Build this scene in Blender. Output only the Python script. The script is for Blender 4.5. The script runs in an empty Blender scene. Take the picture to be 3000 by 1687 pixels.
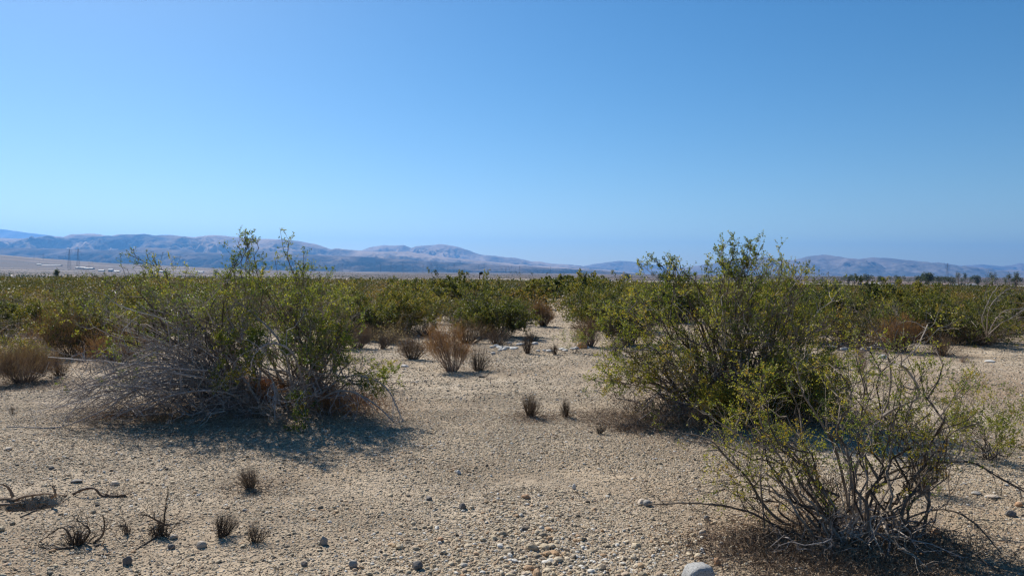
import bpy, math, random
import numpy as np
from mathutils import Matrix, Vector

R = math.radians
SC = bpy.context.scene
COL = SC.collection
PI = math.pi

# ------------------------------------------------------------------ camera
FPX, CX, CY = 2166.0, 1500.0, 843.5          # focal length and centre in photo pixels
EYE = np.array([0.0, 0.0, 1.6])
PITCH, ROLL = R(1.07), R(0.55)
fw = np.array([0, math.cos(PITCH), -math.sin(PITCH)])
r0 = np.array([1.0, 0, 0]); u0 = np.cross(r0, fw)
rt = math.cos(ROLL)*r0 + math.sin(ROLL)*u0
up = -math.sin(ROLL)*r0 + math.cos(ROLL)*u0
cam_d = bpy.data.cameras.new('camera')
cam = bpy.data.objects.new('camera', cam_d); COL.objects.link(cam)
cam_d.sensor_width = 36; cam_d.lens = 26.0
cam_d.clip_start = 0.05; cam_d.clip_end = 80000
M = Matrix.Identity(4)
for i in range(3):
    M[i][0] = rt[i]; M[i][1] = up[i]; M[i][2] = -fw[i]; M[i][3] = EYE[i]
cam.matrix_world = M
SC.camera = cam

# ------------------------------------------------------------------ sky, sun, exposure
SUN_AZ, SUN_EL = -35.0, 40.0                  # degrees from the view direction, and above the horizon
world = bpy.data.worlds.new('World'); SC.world = world
world.use_nodes = True
wn = world.node_tree.nodes; wl = world.node_tree.links
wn.clear()
wo = wn.new('ShaderNodeOutputWorld'); bg = wn.new('ShaderNodeBackground')
sky = wn.new('ShaderNodeTexSky'); sky.sky_type = 'NISHITA'; sky.sun_disc = False
sky.sun_elevation = R(SUN_EL); sky.sun_rotation = R(SUN_AZ)
sky.altitude = 800; sky.air_density = 1.0; sky.dust_density = 0.55; sky.ozone_density = 2.6
hsv = wn.new('ShaderNodeHueSaturation'); hsv.inputs['Saturation'].default_value = 1.34
hsv.inputs['Value'].default_value = 1.0
wb = wn.new('ShaderNodeMix'); wb.data_type = 'RGBA'; wb.blend_type = 'MULTIPLY'; wb.inputs[0].default_value = 1.0
wb.inputs[7].default_value = (0.96, 0.955, 0.90, 1)
wl.new(sky.outputs[0], hsv.inputs['Color']); wl.new(hsv.outputs[0], wb.inputs[6]); wl.new(wb.outputs[2], bg.inputs['Color'])
bg.inputs['Strength'].default_value = 0.075
wl.new(bg.outputs[0], wo.inputs[0])
sun_d = bpy.data.lights.new('sun', 'SUN'); sun_d.energy = 4.9; sun_d.angle = R(0.5)
sun_d.color = (1.0, 0.95, 0.87)
sun = bpy.data.objects.new('sun', sun_d); COL.objects.link(sun)
sdir = Vector((math.sin(R(SUN_AZ))*math.cos(R(SUN_EL)), math.cos(R(SUN_AZ))*math.cos(R(SUN_EL)), math.sin(R(SUN_EL))))
sun.rotation_euler = sdir.to_track_quat('Z', 'Y').to_euler()
SC.view_settings.view_transform = 'Standard'; SC.view_settings.look = 'None'
SC.view_settings.exposure = 0.62; SC.view_settings.gamma = 1.0
try: SC.view_settings.use_curve_mapping = False
except Exception: pass
SC.render.engine = 'CYCLES'
SC.cycles.use_denoising = True
SC.cycles.denoiser = 'OPENIMAGEDENOISE'; SC.cycles.denoising_input_passes = 'RGB_ALBEDO_NORMAL'; SC.cycles.denoising_prefilter = 'ACCURATE'
SC.cycles.max_bounces = 6; SC.cycles.diffuse_bounces = 3; SC.cycles.glossy_bounces = 1
SC.cycles.transmission_bounces = 3; SC.cycles.volume_bounces = 0; SC.cycles.transparent_max_bounces = 4
SC.cycles.caustics_reflective = False; SC.cycles.caustics_refractive = False
SC.cycles.pixel_filter_type = 'BLACKMAN_HARRIS'; SC.cycles.filter_width = 1.3

# ------------------------------------------------------------------ numpy helpers
def hsh(ix, iy, s):
    h = (ix.astype(np.int64)*374761393 + iy.astype(np.int64)*668265263 + s*1274126177) & 0xffffffff
    h = ((h ^ (h >> 13))*1274126177) & 0xffffffff
    h = h ^ (h >> 16)
    return (h & 0xffff)/65535.0
def vnoise(x, y, s=0):
    x = np.asarray(x, float); y = np.asarray(y, float)
    ix = np.floor(x); iy = np.floor(y); fx = x-ix; fy = y-iy
    fx = fx*fx*(3-2*fx); fy = fy*fy*(3-2*fy)
    a = hsh(ix, iy, s); b = hsh(ix+1, iy, s); c = hsh(ix, iy+1, s); d = hsh(ix+1, iy+1, s)
    return (a*(1-fx)+b*fx)*(1-fy) + (c*(1-fx)+d*fx)*fy
def fbm(x, y, o=4, s=0):
    v = 0; a = 0.5; t = 0
    for i in range(o):
        v = v + a*vnoise(x, y, s+i); t += a; a *= 0.5; x = x*2.03+5.1; y = y*2.03+3.7
    return v/t
def ridged(x, y, o=4, s=0):
    v = 0; a = 0.5; t = 0
    for i in range(o):
        v = v + a*(1-np.abs(2*vnoise(x, y, s+i)-1)); t += a; a *= 0.5; x = x*2.1+5.1; y = y*2.1+3.7
    return v/t
def nrm(v):
    return v/np.maximum(np.linalg.norm(v, axis=-1, keepdims=True), 1e-9)
def ray(px, py):
    d = fw + rt*((px-CX)/FPX) + up*((CY-py)/FPX)
    return d
def P3(px, py, d):
    """point seen at photo pixel px, py that stands d metres ahead (world y = d)"""
    r = ray(px, py); return EYE + r*(d/r[1])
def hor(px):
    return 803 + (px-CX)*math.tan(ROLL)

PITS = []       # burrow hollows in the sand
MOUNDS = []     # (x, y, radius, height) low sand mounds gathered under the big bushes
def gz(x, y):
    x = np.asarray(x, float); y = np.asarray(y, float)
    d = np.sqrt(x*x+y*y)
    near = np.clip(1-d/90, 0, 1)
    z = near*((fbm(x*0.55, y*0.55, 3, 11)-0.5)*0.09)
    for mx, my, mr, mh in MOUNDS:
        q = ((x-mx)**2 + (y-my)**2)/(mr*mr)
        z = z + mh*np.exp(-q)
    for hx, hy, rx, ry, dp in PITS:
        q = ((x-hx)/rx)**2 + ((y-hy)/ry)**2
        z = z - dp*np.exp(-q**2) + 0.008*np.exp(-((np.sqrt(q)-1.6)/0.3)**2)
    def sm(a, b):
        t = np.clip((d-a)/(b-a), 0, 1); return t*t*(3-2*t)
    z = z - 2.0*sm(55, 240) - 1.6*sm(240, 600)
    z = z + 11.5*sm(700, 5200)
    z = z + sm(300, 900)*(fbm(x/170, y/170, 4, 5)-0.5)*3.2
    z = z + sm(900, 3000)*(fbm(x/500, y/500, 4, 9)-0.5)*9
    hill = np.exp(-(((x+2250)/900)**2 + ((y-2500)/800)**2))*58*(0.75+0.5*fbm(x/260, y/260, 4, 21))
    z = z + hill*sm(900, 1900)
    return z
def G(px, py):
    """ground point under a photo pixel (near ground)"""
    r = ray(px, py); t = 1.6/-r[2]
    for _ in range(6):
        p = EYE + r*t
        t = (1.6-float(gz(p[0], p[1])))/-r[2]
    p = EYE + r*t
    return p

# ------------------------------------------------------------------ mesh builder
class MB:
    def __init__(s): s.V = []; s.F = []; s.A = []; s.nv = 0
    def add(s, V, F, tint=0.5):
        V = np.asarray(V, float).reshape(-1, 3); F = np.asarray(F, np.int64)
        s.V.append(V); s.F.append(F+s.nv); s.nv += len(V)
        t = np.asarray(tint, float)
        s.A.append(np.full(len(F), float(t)) if t.ndim == 0 else t)
    def mesh(s, name, mat, smooth=False):
        me = bpy.data.meshes.new(name)
        V = np.concatenate(s.V).astype(np.float32)
        sizes = np.concatenate([np.full(len(f), f.shape[1], np.int64) for f in s.F])
        loops = np.concatenate([f.ravel() for f in s.F]).astype(np.int32)
        starts = np.concatenate([[0], np.cumsum(sizes)[:-1]]).astype(np.int32)
        me.vertices.add(len(V)); me.vertices.foreach_set('co', V.ravel())
        me.loops.add(len(loops)); me.loops.foreach_set('vertex_index', loops)
        me.polygons.add(len(sizes)); me.polygons.foreach_set('loop_start', starts)
        me.polygons.foreach_set('loop_total', sizes.astype(np.int32))
        a = me.attributes.new('tint', 'FLOAT', 'FACE')
        a.data.foreach_set('value', np.concatenate(s.A).astype(np.float32))
        me.polygons.foreach_set('use_smooth', np.full(len(sizes), bool(smooth)))
        if mat is not None: me.materials.append(mat)
        me.update(calc_edges=True)
        return me
    def build(s, name, mat, parent=None, smooth=False, loc=None):
        o = bpy.data.objects.new(name, s.mesh(name, mat, smooth)); COL.objects.link(o)
        if parent is not None: o.parent = parent
        if loc is not None: o.location = loc
        return o
def tag(o, label=None, cat=None, group=None, kind=None):
    if label: o['label'] = label
    if cat: o['category'] = cat
    if group: o['group'] = group
    if kind: o['kind'] = kind
    return o
def empty(name, loc, rz=0):
    o = bpy.data.objects.new(name, None); COL.objects.link(o)
    o.empty_display_size = 0.1
    o.location = [float(c) for c in loc]; o.rotation_euler = (0, 0, rz)
    return o

def box(mb, c, s, tint=0.5, rz=0.0):
    c = np.array(c, float); sx, sy, sz = [q/2 for q in s]
    v = np.array([[x, y, z] for z in (-sz, sz) for x, y in ((-sx, -sy), (sx, -sy), (sx, sy), (-sx, sy))])
    ca, sa = math.cos(rz), math.sin(rz)
    v = v @ np.array([[ca, sa, 0], [-sa, ca, 0], [0, 0, 1]]) + c
    mb.add(v, [[3, 2, 1, 0], [4, 5, 6, 7], [0, 1, 5, 4], [1, 2, 6, 5], [2, 3, 7, 6], [3, 0, 4, 7]], tint)

def tubes(mb, P, Rd, s=4, tint=0.5):
    P = np.asarray(P, float); B, n, _ = P.shape
    T = np.gradient(P, axis=1); T = nrm(T)
    D = nrm(P[:, -1]-P[:, 0])
    ref = np.zeros((B, 3)); ref[np.arange(B), np.argmin(np.abs(D), axis=1)] = 1
    U = nrm(np.cross(T, ref[:, None, :])); W = np.cross(T, U)
    a = np.arange(s)*2*PI/s
    V = P[:, :, None, :] + Rd[:, :, None, None]*(np.cos(a)[None, None, :, None]*U[:, :, None, :] + np.sin(a)[None, None, :, None]*W[:, :, None, :])
    b = np.arange(B)[:, None, None]*n*s; i = np.arange(n-1)[None, :, None]*s; j = np.arange(s)[None, None, :]; k = (j+1) % s
    f = np.stack([b+i+j, b+i+k, b+i+s+k, b+i+s+j], axis=-1).reshape(-1, 4)
    t = np.asarray(tint, float)
    if t.ndim: t = np.repeat(t, (n-1)*s)
    mb.add(V.reshape(-1, 3), f, t)
    return

def bez(rng, A, Tp, ctrl, n, kink):
    t = np.linspace(0, 1, n)[None, :, None]
    P = (1-t)**2*A[:, None] + 2*t*(1-t)*ctrl[:, None] + t*t*Tp[:, None]
    L = np.linalg.norm(Tp-A, axis=1)
    w = np.cumsum(rng.normal(size=(len(A), n, 3)), axis=1)
    w = w - w[:, :1]*(1-t) - w[:, -1:]*t
    w = w*(kink*L/math.sqrt(n))[:, None, None]
    w[:, 0] = 0
    return P + w
def grow(rng, S, D, L, n, wander, lift=0.0):
    P = np.zeros((len(S), n, 3)); P[:, 0] = S; d = nrm(D)
    for i in range(1, n):
        d = nrm(d + rng.normal(size=d.shape)*wander + np.array([0, 0, lift]))
        P[:, i] = P[:, i-1] + d*(L/(n-1))[:, None]
    return P
def samp(P, idx, t):
    n = P.shape[1]; f = t*(n-1); i = np.minimum(f.astype(int), n-2); f = (f-i)[:, None]
    a = P[idx, i]; b = P[idx, i+1]
    return a*(1-f)+b*f, nrm(b-a), 
def leaves(rng, mb, C, size, tint, asp=0.55, droop=None):
    """one folded diamond leaf at every point of C"""
    n = len(C)
    a = nrm(rng.normal(size=(n, 3))); b = nrm(np.cross(a, rng.normal(size=(n, 3))))
    s = size*(0.6+0.8*rng.random(n))[:, None]
    V = np.stack([C, C+a*s*.5+b*s*asp*.5, C+a*s, C+a*s*.5-b*s*asp*.5], axis=1)
    mb.add(V.reshape(-1, 3), np.arange(n*4).reshape(-1, 4), tint)

def shrub(rng, base, tips, r0=0.009, arch=0.2, n1=11, kink=0.16, k2=6, t2=(0.35, 1.0), l2=(0.16, 0.34), k3=5, l3=(0.07, 0.17),
          nl=8, leaf=0.02, leafy=None, tint=None, wood=0.5, s1=5, wander=0.3, out=0.75, lift=0.08):
    """stems from base points to tip points, side branches, twigs and leaves -> (wood MB, leaf MB)"""
    wm, lm = MB(), MB()
    N = len(tips)
    base = np.asarray(base, float); tips = np.asarray(tips, float)
    if leafy is None: leafy = np.ones(N)
    if tint is None: tint = np.full(N, 0.5)
    L = np.linalg.norm(tips-base, axis=1)
    c = base + (tips-base)*np.array([0.42, 0.42, 0.5]); c[:, 2] += arch*L*(0.5+rng.random(N))
    P1 = bez(rng, base, tips, c, n1, kink)
    P1[..., 2] = np.maximum(P1[..., 2], base[:, None, 2]-0.01)
    t = np.linspace(0, 1, n1)[None]
    R1 = (r0*(0.55+0.9*rng.random(N))*(0.5+0.5*np.minimum(L, 1.6)))[:, None]*(1-0.8*t)
    wv = np.clip(wood+rng.normal(size=N)*0.22, 0, 1)
    tubes(wm, P1, R1, s1, wv)
    i2 = np.repeat(np.arange(N), k2); tt = t2[0]+(t2[1]-t2[0])*rng.random(len(i2))
    S2, T2 = samp(P1, i2, tt)
    D2 = T2 + nrm(rng.normal(size=S2.shape))*out + np.array([0, 0, lift*3])
    L2 = L[i2]*(l2[0]+(l2[1]-l2[0])*rng.random(len(i2)))*(1.15-0.5*tt)
    P2 = grow(rng, S2, D2, L2, 6, wander, lift)
    R2 = (R1[i2, 0]*0.42*(1.1-0.6*tt))[:, None]*(1-0.65*np.linspace(0, 1, 6)[None])
    tubes(wm, P2, R2, 4 if s1 > 4 else 3, wv[i2])
    if k3:
        i3 = np.repeat(np.arange(len(P2)), k3); t3 = 0.3+0.7*rng.random(len(i3))
        S3, T3 = samp(P2, i3, t3)
        D3 = T3 + nrm(rng.normal(size=S3.shape))*0.8 + np.array([0, 0, lift*2])
        L3 = l3[0]+(l3[1]-l3[0])*rng.random(len(i3))
        P3_ = grow(rng, S3, D3, L3, 4, 0.35, lift)
        R3 = np.repeat((R2[i3, 2]*0.5)[:, None], 4, 1)*np.array([1, .85, .7, .5])[None]
        tubes(wm, P3_, R3, 3, wv[i2][i3])
        q = rng.random(len(i2)) < leafy[i2]
        keep = q[i3]
        P3_ = P3_[keep]; i3k = i3[keep]
        if len(P3_) and nl:
            i4 = np.repeat(np.arange(len(P3_)), nl)
            t4 = 1-0.75*rng.random(len(i4))**1.3
            C, _ = samp(P3_, i4, t4)
            C = C + rng.normal(size=C.shape)*leaf*0.2
            b = tint[i2] + rng.normal(size=len(i2))*0.14
            tv = np.clip(b[i3k][i4] + rng.normal(size=len(i4))*0.12, 0, 1)
            leaves(rng, lm, C, leaf, tv)
    return wm, lm

# ------------------------------------------------------------------ materials
def newmat(name):
    m = bpy.data.materials.new(name); m.use_nodes = True
    nt = m.node_tree; nt.nodes.clear()
    o = nt.nodes.new('ShaderNodeOutputMaterial')
    return m, nt, o
def ramp(nt, stops, fac=None, interp='LINEAR'):
    r = nt.nodes.new('ShaderNodeValToRGB'); e = r.color_ramp.elements; r.color_ramp.interpolation = interp
    while len(e) < len(stops): e.new(0.5)
    for k, (p, c) in enumerate(stops):
        e[k].position = p; e[k].color = (*c, 1)
    if fac is not None: nt.links.new(fac, r.inputs[0])
    return r
def attr(nt, name='tint'):
    a = nt.nodes.new('ShaderNodeAttribute'); a.attribute_name = name; return a
def noise(nt, scale, detail=3, rough=0.55, vec=None):
    n = nt.nodes.new('ShaderNodeTexNoise'); n.inputs['Scale'].default_value = scale
    n.inputs['Detail'].default_value = detail; n.inputs['Roughness'].default_value = rough
    if vec is not None: nt.links.new(vec, n.inputs['Vector'])
    return n
def mixc(nt, f, a, b, mode='MIX'):
    m = nt.nodes.new('ShaderNodeMix'); m.data_type = 'RGBA'; m.blend_type = mode
    for sock, v in ((m.inputs[0], f), (m.inputs[6], a), (m.inputs[7], b)):
        if hasattr(v, 'is_output'): nt.links.new(v, sock)
        elif isinstance(v, tuple): sock.default_value = (*v, 1)
        else: sock.default_value = v
    return m.outputs[2]
def mth(nt, op, a, b=None):
    m = nt.nodes.new('ShaderNodeMath'); m.operation = op
    for k, v in enumerate((a, b)):
        if v is None: continue
        if hasattr(v, 'is_output'): nt.links.new(v, m.inputs[k])
        else: m.inputs[k].default_value = v
    return m.outputs[0]

def leaf_mat(name, stops, trans=0.5, gloss=0.3):
    m, nt, o = newmat(name)
    a = attr(nt)
    oi = nt.nodes.new('ShaderNodeObjectInfo')
    f = mth(nt, 'ADD', mth(nt, 'SUBTRACT', a.outputs['Fac'], 0.06), mth(nt, 'MULTIPLY', mth(nt, 'SUBTRACT', oi.outputs['Random'], 0.5), 0.22))
    c = ramp(nt, stops, f)
    p = nt.nodes.new('ShaderNodeBsdfPrincipled')
    nt.links.new(c.outputs[0], p.inputs['Base Color']); p.inputs['Roughness'].default_value = 0.5
    p.inputs['Specular IOR Level'].default_value = gloss
    t = nt.nodes.new('ShaderNodeBsdfTranslucent')
    tc = mixc(nt, 1.0, c.outputs[0], (1.25, 1.3, 0.75), 'MULTIPLY')
    nt.links.new(tc, t.inputs['Color'])
    x = nt.nodes.new('ShaderNodeMixShader'); x.inputs[0].default_value = trans
    nt.links.new(p.outputs[0], x.inputs[1]); nt.links.new(t.outputs[0], x.inputs[2])
    nt.links.new(x.outputs[0], o.inputs[0])
    return m
def wood_mat(name, stops, rough=0.75):
    m, nt, o = newmat(name)
    a = attr(nt); tc = nt.nodes.new('ShaderNodeTexCoord')
    n = noise(nt, 14, 3, 0.6, tc.outputs['Object'])
    f = mth(nt, 'ADD', a.outputs['Fac'], mth(nt, 'MULTIPLY', mth(nt, 'SUBTRACT', n.outputs[0], 0.5), 0.9))
    c = ramp(nt, stops, f)
    p = nt.nodes.new('ShaderNodeBsdfPrincipled')
    nt.links.new(c.outputs[0], p.inputs['Base Color']); p.inputs['Roughness'].default_value = rough
    p.inputs['Specular IOR Level'].default_value = 0.3
    nt.links.new(p.outputs[0], o.inputs[0])
    return m

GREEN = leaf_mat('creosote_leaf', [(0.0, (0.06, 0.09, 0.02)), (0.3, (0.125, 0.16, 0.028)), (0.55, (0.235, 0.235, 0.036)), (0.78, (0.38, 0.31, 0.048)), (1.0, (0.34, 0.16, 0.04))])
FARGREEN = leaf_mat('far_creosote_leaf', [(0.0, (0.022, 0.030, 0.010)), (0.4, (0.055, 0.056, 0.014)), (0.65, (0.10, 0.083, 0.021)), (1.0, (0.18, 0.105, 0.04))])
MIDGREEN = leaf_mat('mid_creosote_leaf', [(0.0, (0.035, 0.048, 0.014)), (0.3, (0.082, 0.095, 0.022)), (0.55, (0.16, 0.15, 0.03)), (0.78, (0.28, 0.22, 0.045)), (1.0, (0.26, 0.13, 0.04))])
RUST = leaf_mat('dry_leaf', [(0.0, (0.20, 0.12, 0.06)), (0.5, (0.47, 0.29, 0.145)), (1.0, (0.60, 0.45, 0.28))], 0.45, 0.1)
PALEDRY = leaf_mat('pale_dry_leaf', [(0.0, (0.16, 0.11, 0.075)), (0.5, (0.38, 0.27, 0.18)), (1.0, (0.52, 0.41, 0.29))], 0.45, 0.1)
WOOD = wood_mat('creosote_bark', [(0.0, (0.04, 0.03, 0.024)), (0.35, (0.13, 0.096, 0.068)), (0.65, (0.29, 0.23, 0.175)), (1.0, (0.48, 0.41, 0.34))])
DEADWOOD = wood_mat('bleached_bark', [(0.0, (0.06, 0.045, 0.038)), (0.4, (0.20, 0.165, 0.145)), (0.8, (0.40, 0.35, 0.315)), (1.0, (0.58, 0.52, 0.46))])
BROWNWOOD = wood_mat('brown_bark', [(0.0, (0.05, 0.032, 0.022)), (0.4, (0.15, 0.095, 0.06)), (0.7, (0.28, 0.19, 0.12)), (1.0, (0.46, 0.36, 0.25))])
DRYTWIG = wood_mat('dry_twig', [(0.0, (0.045, 0.03, 0.02)), (0.5, (0.16, 0.11, 0.07)), (1.0, (0.36, 0.26, 0.16))])
RUSTTWIG = wood_mat('rust_twig', [(0.0, (0.14, 0.06, 0.025)), (0.5, (0.36, 0.18, 0.065)), (1.0, (0.48, 0.28, 0.13))])
PALETWIG = wood_mat('pale_twig', [(0.0, (0.12, 0.085, 0.065)), (0.5, (0.28, 0.20, 0.145)), (1.0, (0.44, 0.34, 0.25))])

def stone_mat(name, isl=True, stops=None, speck=0.0):
    m, nt, o = newmat(name)
    tc = nt.nodes.new('ShaderNodeTexCoord')
    stops = stops or [(0.0, (0.08, 0.062, 0.048)), (0.12, (0.19, 0.15, 0.105)), (0.4, (0.43, 0.34, 0.22)), (0.6, (0.56, 0.455, 0.315)), (0.78, (0.50, 0.395, 0.25)), (0.86, (0.40, 0.24, 0.12)), (0.93, (0.52, 0.47, 0.39)), (1.0, (0.66, 0.62, 0.55))]
    a = attr(nt)
    c = ramp(nt, stops, a.outputs['Fac'])
    n = noise(nt, 90, 4, 0.7, tc.outputs['Object'])
    col = mixc(nt, 0.5, c.outputs[0], ramp(nt, [(0.3, (0.5, 0.5, 0.5)), (0.7, (1, 1, 1))], n.outputs[0]).outputs[0], 'MULTIPLY')
    if speck:
        v = nt.nodes.new('ShaderNodeTexNoise'); v.inputs['Scale'].default_value = 230; v.inputs['Detail'].default_value = 2
        nt.links.new(tc.outputs['Object'], v.inputs['Vector'])
        rr = ramp(nt, [(0.36, (0.12, 0.12, 0.12)), (0.47, (1, 1, 1))], v.outputs[0])
        col = mixc(nt, speck, col, rr.outputs[0], 'MULTIPLY')
    p = nt.nodes.new('ShaderNodeBsdfPrincipled'); p.inputs['Roughness'].default_value = 0.75
    p.inputs['Specular IOR Level'].default_value = 0.3
    nt.links.new(col, p.inputs['Base Color'])
    b = nt.nodes.new('ShaderNodeBump'); b.inputs['Strength'].default_value = 0.4; b.inputs['Distance'].default_value = 0.004
    nt.links.new(n.outputs[0], b.inputs['Height']); nt.links.new(b.outputs[0], p.inputs['Normal'])
    nt.links.new(p.outputs[0], o.inputs[0])
    return m
STONE = stone_mat('pebble_stone')
GRANITE = stone_mat('granite', stops=[(0, (0.36, 0.35, 0.33)), (1, (0.42, 0.41, 0.39))], speck=0.85)
DARKSTONE = stone_mat('dark_stone', stops=[(0, (0.10, 0.09, 0.085)), (1, (0.2, 0.18, 0.16))])
GREYSTONE = stone_mat('grey_stone', stops=[(0, (0.25, 0.23, 0.2)), (1, (0.36, 0.33, 0.29))])
TANSTONE = stone_mat('tan_stone', stops=[(0, (0.42, 0.34, 0.26)), (1, (0.52, 0.43, 0.33))])
RUSTSTONE = stone_mat('rust_stone', stops=[(0, (0.40, 0.22, 0.12)), (1, (0.5, 0.3, 0.16))])
WHITESTONE = stone_mat('white_stone', stops=[(0, (0.5, 0.48, 0.44)), (1, (0.64, 0.61, 0.56))])

def flat_mat(name, c, rough=0.7, metal=0):
    m, nt, o = newmat(name)
    tc = nt.nodes.new('ShaderNodeTexCoord')
    n = noise(nt, 0.7, 4, 0.6, tc.outputs['Object'])
    col = mixc(nt, 0.35, c, ramp(nt, [(0.3, (0.6, 0.6, 0.6)), (0.7, (1.15, 1.15, 1.15))], n.outputs[0]).outputs[0], 'MULTIPLY')
    p = nt.nodes.new('ShaderNodeBsdfPrincipled'); p.inputs['Roughness'].default_value = rough; p.inputs['Metallic'].default_value = metal
    nt.links.new(col, p.inputs['Base Color']); nt.links.new(p.outputs[0], o.inputs[0])
    return m

# ground: sand with fine gravel, litter stains, and a distant plain of scrub and bare wash
def ground_mat():
    m, nt, o = newmat('desert_ground')
    L = nt.links
    geo = nt.nodes.new('ShaderNodeNewGeometry'); pos = geo.outputs['Position']
    big = noise(nt, 0.35, 5, 0.6, pos)
    sand = ramp(nt, [(0.32, (0.34, 0.25, 0.168)), (0.46, (0.44, 0.35, 0.25)), (0.56, (0.49, 0.40, 0.295)), (0.68, (0.60, 0.505, 0.385))], big.outputs[0])
    # gravel cells
    v = nt.nodes.new('ShaderNodeTexVoronoi'); v.inputs['Scale'].default_value = 62; L.new(pos, v.inputs['Vector'])
    v.inputs['Randomness'].default_value = 1
    sx = nt.nodes.new('ShaderNodeSeparateColor'); L.new(v.outputs['Color'], sx.inputs[0])
    peb = ramp(nt, [(0.0, (0.09, 0.07, 0.05)), (0.2, (0.28, 0.22, 0.145)), (0.5, (0.43, 0.345, 0.235)), (0.8, (0.55, 0.45, 0.325)), (0.93, (0.34, 0.21, 0.12)), (1.0, (0.58, 0.53, 0.45))], sx.outputs[0])
    v2 = nt.nodes.new('ShaderNodeTexVoronoi'); v2.inputs['Scale'].default_value = 24; L.new(pos, v2.inputs['Vector'])
    sx2 = nt.nodes.new('ShaderNodeSeparateColor'); L.new(v2.outputs['Color'], sx2.inputs[0])
    peb2 = ramp(nt, [(0.0, (0.12, 0.095, 0.07)), (0.3, (0.27, 0.22, 0.16)), (0.8, (0.42, 0.35, 0.26)), (1.0, (0.58, 0.53, 0.45))], sx2.outputs[1])
    n2 = noise(nt, 2.3, 4, 0.6, pos)
    gm = ramp(nt, [(0.34, (0, 0, 0)), (0.56, (1, 1, 1))], n2.outputs[0])
    edge = ramp(nt, [(0.25, (1, 1, 1)), (0.5, (0, 0, 0))], v.outputs['Distance'])
    edge2 = ramp(nt, [(0.3, (1, 1, 1)), (0.5, (0, 0, 0))], v2.outputs['Distance'])
    pick2 = mth(nt, 'MULTIPLY', mth(nt, 'GREATER_THAN', sx2.outputs[0], 0.55), edge2.outputs[0])
    k1 = mth(nt, 'MULTIPLY', mth(nt, 'MULTIPLY', gm.outputs[0], edge.outputs[0]), 0.85)
    col = mixc(nt, k1, sand.outputs[0], peb.outputs[0])
    col = mixc(nt, mth(nt, 'MULTIPLY', mth(nt, 'MULTIPLY', pick2, gm.outputs[0]), 0.8), col, peb2.outputs[0])
    fine = noise(nt, 160, 3, 0.7, pos)
    col = mixc(nt, 0.6, col, ramp(nt, [(0.25, (0.55, 0.54, 0.52)), (0.75, (1.15, 1.15, 1.15))], fine.outputs[0]).outputs[0], 'MULTIPLY')
    pn = noise(nt, 0.95, 5, 0.65, pos)
    col = mixc(nt, 1.0, col, ramp(nt, [(0.34, (0.74, 0.72, 0.70)), (0.5, (0.97, 0.96, 0.95)), (0.66, (1.14, 1.12, 1.09))], pn.outputs[0]).outputs[0], 'MULTIPLY')
    lit = attr(nt, 'litter')
    ln = noise(nt, 11, 4, 0.7, pos)
    lf = mth(nt, 'MULTIPLY', lit.outputs['Fac'], ramp(nt, [(0.3, (0.35, 0.35, 0.35)), (0.6, (1, 1, 1))], ln.outputs[0]).outputs[0])
    lcol = mixc(nt, fine.outputs[0], (0.15, 0.092, 0.056), (0.38, 0.265, 0.17))
    col = mixc(nt, lf, col, lcol)
    pit_shade = attr(nt, 'pit_shade')
    col = mixc(nt, pit_shade.outputs['Fac'], col, (0.035, 0.025, 0.018))  # shade of the hollows painted near-black into the ground colour
    # distance: scrubby plain
    st = nt.nodes.new('ShaderNodeMapping'); st.inputs['Scale'].default_value = (0.0011, 0.0042, 0.0)
    L.new(pos, st.inputs['Vector'])
    fn = noise(nt, 1.6, 8, 0.68, st.outputs[0])
    far = ramp(nt, [(0.38, (0.05, 0.042, 0.035)), (0.48, (0.075, 0.052, 0.038)), (0.56, (0.13, 0.09, 0.065)), (0.60, (0.24, 0.18, 0.135)), (0.70, (0.31, 0.25, 0.19))], fn.outputs[0])
    fa = attr(nt, 'far')
    col = mixc(nt, fa.outputs['Fac'], col, far.outputs[0])
    pale = attr(nt, 'pale')
    col = mixc(nt, pale.outputs['Fac'], col, (0.40, 0.34, 0.26))
    p = nt.nodes.new('ShaderNodeBsdfPrincipled'); p.inputs['Roughness'].default_value = 0.92; p.inputs['Specular IOR Level'].default_value = 0.15
    L.new(col, p.inputs['Base Color'])
    h1 = mth(nt, 'MULTIPLY', k1, 0.5)
    h2 = mth(nt, 'MULTIPLY', pick2, 1.0)
    hh = mth(nt, 'ADD', mth(nt, 'ADD', h1, h2), mth(nt, 'MULTIPLY', fine.outputs[0], 0.35))
    bp = nt.nodes.new('ShaderNodeBump'); bp.inputs['Strength'].default_value = 0.9; bp.inputs['Distance'].default_value = 0.02
    L.new(hh, bp.inputs['Height'])
    b2 = nt.nodes.new('ShaderNodeBump'); b2.inputs['Strength'].default_value = 0.5; b2.inputs['Distance'].default_value = 0.12
    L.new(n2.outputs[0], b2.inputs['Height']); L.new(b2.outputs[0], bp.inputs['Normal'])
    L.new(bp.outputs[0], p.inputs['Normal'])
    L.new(p.outputs[0], o.inputs[0])
    return m
GROUND = ground_mat()

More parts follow.
